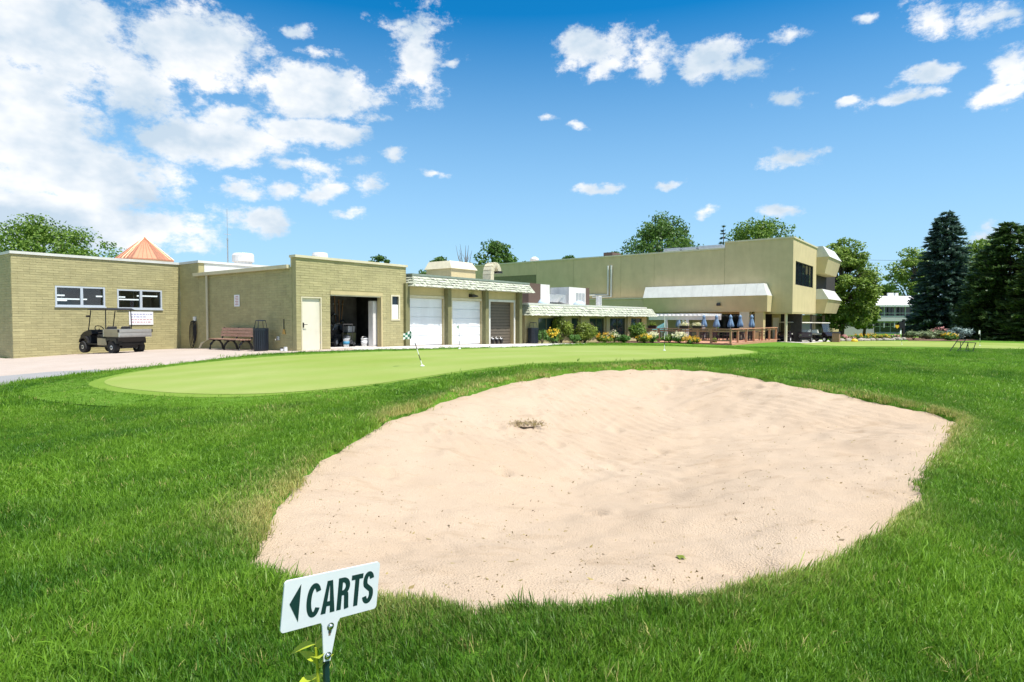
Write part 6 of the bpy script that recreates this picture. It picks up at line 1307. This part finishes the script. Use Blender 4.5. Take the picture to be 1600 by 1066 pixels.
def blade_mat():
    m = bpy.data.materials.new('blade'); m.use_nodes = True; t = m.node_tree; n = t.nodes; l = t.links; b = n['Principled BSDF']; b.inputs['Roughness'].default_value = .45; b.inputs['Specular IOR Level'].default_value = .28
    at_ = n.new('ShaderNodeAttribute'); at_.attribute_type = 'INSTANCER'; at_.attribute_name = 'dry'; tn = n.new('ShaderNodeAttribute'); tn.attribute_type = 'INSTANCER'; tn.attribute_name = 'tone'
    g = n.new('ShaderNodeNewGeometry'); m1 = n.new('ShaderNodeMix'); m1.data_type = 'RGBA'; ad = n.new('ShaderNodeMath'); ad.operation = 'MULTIPLY_ADD'; l.new(g.outputs['Random Per Island'], ad.inputs[0]); ad.inputs[1].default_value = .5; l.new(tn.outputs['Fac'], ad.inputs[2]); ad.use_clamp = True
    l.new(ad.outputs[0], m1.inputs[0]); m1.inputs[6].default_value = (.024, .12, .006, 1); m1.inputs[7].default_value = (.205, .38, .03, 1)
    m2 = n.new('ShaderNodeMix'); m2.data_type = 'RGBA'; sb = n.new('ShaderNodeMath'); sb.operation = 'MULTIPLY_ADD'; l.new(g.outputs['Random Per Island'], sb.inputs[0]); sb.inputs[1].default_value = -.5; l.new(at_.outputs['Fac'], sb.inputs[2]); sb.use_clamp = True
    s2 = n.new('ShaderNodeMath'); s2.operation = 'MULTIPLY'; l.new(sb.outputs[0], s2.inputs[0]); s2.inputs[1].default_value = 1.8; s2.use_clamp = True; l.new(s2.outputs[0], m2.inputs[0]); l.new(m1.outputs[2], m2.inputs[6]); m2.inputs[7].default_value = (.50, .46, .16, 1); l.new(m2.outputs[2], b.inputs['Base Color'])
    tl = n.new('ShaderNodeBsdfTranslucent'); l.new(m2.outputs[2], tl.inputs[0]); ms = n.new('ShaderNodeMixShader'); ms.inputs[0].default_value = .38; l.new(b.outputs[0], ms.inputs[1]); l.new(tl.outputs[0], ms.inputs[2]); l.new(ms.outputs[0], n['Material Output'].inputs[0]); M['blade'] = m
blade_mat()
def scatter(name, P, scale, rot, dry, tone, protos, label=None):
    me = bpy.data.meshes.new(name); me.vertices.add(len(P)); me.vertices.foreach_set('co', P.astype(np.float32).ravel())
    for nm, arr, ty in (('scl', scale, 'FLOAT'), ('dry', dry, 'FLOAT'), ('tone', tone, 'FLOAT')): a = me.attributes.new(nm, ty, 'POINT'); a.data.foreach_set('value', arr.astype(np.float32))
    a = me.attributes.new('rot', 'FLOAT_VECTOR', 'POINT'); a.data.foreach_set('vector', rot.astype(np.float32).ravel()); a = me.attributes.new('pick', 'INT', 'POINT'); a.data.foreach_set('value', RNG.integers(0, len(protos), len(P)).astype(np.int32))
    o_ = bpy.data.objects.new(name, me); COL.objects.link(o_); o_['kind'] = 'stuff'; me.materials.append(M['blade'])
    g = bpy.data.node_groups.new(name, 'GeometryNodeTree'); g.interface.new_socket('Geometry', in_out='INPUT', socket_type='NodeSocketGeometry'); g.interface.new_socket('Geometry', in_out='OUTPUT', socket_type='NodeSocketGeometry')
    gi, go = g.nodes.new('NodeGroupInput'), g.nodes.new('NodeGroupOutput'); ip = g.nodes.new('GeometryNodeInstanceOnPoints'); jn = g.nodes.new('GeometryNodeJoinGeometry')
    for p_ in protos:
        oi = g.nodes.new('GeometryNodeObjectInfo'); oi.inputs['Object'].default_value = p_; oi.inputs['As Instance'].default_value = True; g.links.new(oi.outputs['Geometry'], jn.inputs[0])
    def na(nm, ty): q = g.nodes.new('GeometryNodeInputNamedAttribute'); q.data_type = ty; q.inputs[0].default_value = nm; return [s_ for s_ in q.outputs if s_.enabled][0]
    g.links.new(gi.outputs[0], ip.inputs['Points']); g.links.new(jn.outputs[0], ip.inputs['Instance']); ip.inputs['Pick Instance'].default_value = True
    g.links.new(na('pick', 'INT'), ip.inputs['Instance Index']); g.links.new(na('scl', 'FLOAT'), ip.inputs['Scale']); er = g.nodes.new('FunctionNodeEulerToRotation'); g.links.new(na('rot', 'FLOAT_VECTOR'), er.inputs[0]); g.links.new(er.outputs[0], ip.inputs['Rotation']); g.links.new(ip.outputs[0], go.inputs[0])
    md = o_.modifiers.new('scatter', 'NODES'); md.node_group = g; return o_
near_p = [clump(100 + i, 20, .070, .026, .0042) for i in range(7)]; far_p = [clump(200 + i, 26, .062, .075, .0085) for i in range(5)]; mid_p = [clump(300 + i, 24, .060, .042, .0052) for i in range(6)]
PAVE = [DRIVE, APRON, PATH, BED, BED2, BED3, [tuple(q) for q in CPAD]]
def grass_zone(name, y0, y1, dens, protos, hs_, side=1.05):
    xm = y1 * side; n = int(dens * 2 * xm * (y1 - y0)); X_ = RNG.uniform(-xm, xm, n); Y_ = RNG.uniform(y0, y1, n); k = np.abs(X_) < Y_ * side + .6; X_, Y_ = X_[k], Y_[k]
    dB_ = np.full(len(X_), -9.); nb_ = (X_ > -6) & (X_ < 10) & (Y_ < 18); dB_[nb_] = sdist(X_[nb_], Y_[nb_], BUNKER)
    edge = (vnoise(X_, Y_, 2.2, 9) - .45) * .10 + (vnoise(X_, Y_, 8, 4) - .5) * .12
    k = (dB_ < .05 + np.maximum(edge * .8, -.03)) & ~inpoly(X_, Y_, COLLAR)
    for q in PAVE: k &= ~inpoly(X_, Y_, q)
    X_, Y_, dB_ = X_[k], Y_[k], dB_[k]
    fr = inpoly(X_, Y_, FRINGE); Z_ = Hn(X_, Y_) + (vnoise(X_, Y_, .8, 3) - .5) * .03 + .03 * sstep(-.5, -.05, dB_) * (dB_ < 0) - .06 * sstep(0, .15, dB_) + np.where(fr, .016, 0)
    mott = np.clip((vnoise(X_, Y_, .45, 6) * .5 + vnoise(X_, Y_, 1.7, 7) * .5 - .5) * 1.5 + .5, 0, 1); ru, rv_ = X_ * .6018 + Y_ * .7986, -X_ * .7986 + Y_ * .6018; streak = vnoise(ru * .22, rv_ * 1.5, 1., 31) * .6 + vnoise(ru * .6, rv_ * 3.1, 1., 32) * .4; sc_ = hs_ * RNG.uniform(.7, 1.25, len(X_)) * (.8 + .45 * mott) * np.where(fr, .55, 1) * np.where(RNG.random(len(X_)) < .035, 1.6, 1)
    e_ = np.exp(-np.maximum(0, -dB_) / .20) * (dB_ > -3); patch = vnoise(X_, Y_, .9, 12)
    dry = np.clip(e_ * (.0 + .75 * patch) + .10 * np.exp(-np.maximum(0, -dB_) / .8) * (dB_ > -4) * patch + .10 * RNG.random(len(X_)) + .7 * (RNG.random(len(X_)) < .022) + .18 * sstep(.7, .95, vnoise(X_, Y_, .7, 15)), 0, 1) * .95
    band = .5 + .5 * np.sin((X_ * .55 + Y_ * .83) * 1.7 + 1.5 * vnoise(X_, Y_, .3, 20)); tone = np.clip(-.36 + .70 * mott + .75 * streak + RNG.normal(0, .1, len(X_)) + np.where(fr, .22, 0), 0, 1)
    rz_ = RNG.uniform(0, 6.28, len(X_)); lean = .75 * (streak - .35); psi = .4 + 1.2 * vnoise(X_, Y_, .25, 40); rot = np.c_[RNG.normal(0, .16, len(X_)) + lean * np.cos(psi - rz_), RNG.normal(0, .16, len(X_)) + lean * np.sin(psi - rz_), rz_]
    return scatter(name, np.c_[X_, Y_, Z_], sc_, rot, dry, tone, protos)
grass_zone('rough_grass', 1.0, 5.0, 1150, near_p, 1.0); grass_zone('rough_grass', 5.0, 10.5, 520, mid_p, 1.0); grass_zone('rough_grass', 10.5, 20, 150, far_p, 1.0); grass_zone('rough_grass', 20, 40, 34, far_p, 1.15, .95)
# bits of leaf and dirt lying in the sand
n = 3200; P = np.array(BUNKER); X_ = RNG.uniform(P[:, 0].min(), P[:, 0].max(), n * 4); Y_ = P[:, 1].min() + (P[:, 1].max() - P[:, 1].min()) * RNG.random(n * 4) ** 1.9; k = inpoly(X_, Y_, P) & (RNG.random(n * 4) < .25 + .75 * (vnoise(X_, Y_, 1.4, 30) > .5)); X_, Y_ = X_[k][:n], Y_[k][:n]; Z_ = Hsand(X_, Y_) + .004
size = RNG.gamma(1.5, .0036, len(X_)) + .0025; v = cards(np.c_[X_, Y_, Z_], np.tile([0, 0, 1.], (len(X_), 1)), size, RNG, .45); do = cardmesh('sand_debris', v, 'sand_bits', None, 'stuff')
def sandpt(px, py):
    z_ = -.1
    for _ in range(12): p_ = onz(px, py, z_); z_ = .5 * z_ + .5 * float(Hsand(np.array([p_.x]), np.array([p_.y]))[0])
    return Vector((p_.x, p_.y, float(Hsand(np.array([p_.x]), np.array([p_.y]))[0])))
p = sandpt(1062, 873); t = thing('fallen_leaf', 'crumpled bright green leaf lying on the sand near the front edge', 'leaf', p, .4)
for k, (a, l_) in enumerate(((0, .055), (1.1, .045), (-1.0, .045), (2.2, .03), (-2.2, .03))): leafshape(t, (0, 0, .015), (math.cos(a), math.sin(a), .12), l_, .03, 'leaf_shrub', .3, 'lobe')
p = sandpt(822, 664); t = thing('grass_clod', 'brown clod of dead roots lying in the left of the bunker', 'clod', p, 0); rn_ = np.random.default_rng(3); q = rn_.normal(0, 1, (700, 3)) * [.16, .10, .028]; q[:, 2] = np.abs(q[:, 2]) + .004; cardmesh('dead_roots', cards(q, np.tile([0, 0, 1.], (700, 1)), np.full(700, .03), rn_, .14), 'sand_bits', t, 'stuff')
MB().lathe([(.15, -.01), (.10, .02), (.04, .03)], n=10).build('soil', 'sand', t)

# power line far behind the trees
pa, pb = gat(1318, 98), gat(1560, 98); t = thing('power_line', 'thin overhead wire crossing behind the tall blue spruce', 'power line', pa, 0); w0, w1 = at(1318, 405, 98) - pa, at(1560, 402, 98) - pa
MB().tube([(w0 + (w1 - w0) * (k / 10)) - Vector((0, 0, .35 * 4 * (k / 10) * (1 - k / 10))) for k in range(11)], .022, 5).build('wire', 'rubber', t)
for q, w_ in ((Vector((0, 0, 0)), w0), (pb - pa, w1)): MB().tube([(w_.x, w_.y, q.z - .3), (w_.x, w_.y, w_.z + .2)], [.16, .11], 8).build('pole', 'bark', t); MB().box(w_.x - .06, w_.x + .06, w_.y - 1, w_.y + 1, w_.z - .12, w_.z - .03).build('cross_arm', 'bark', t)
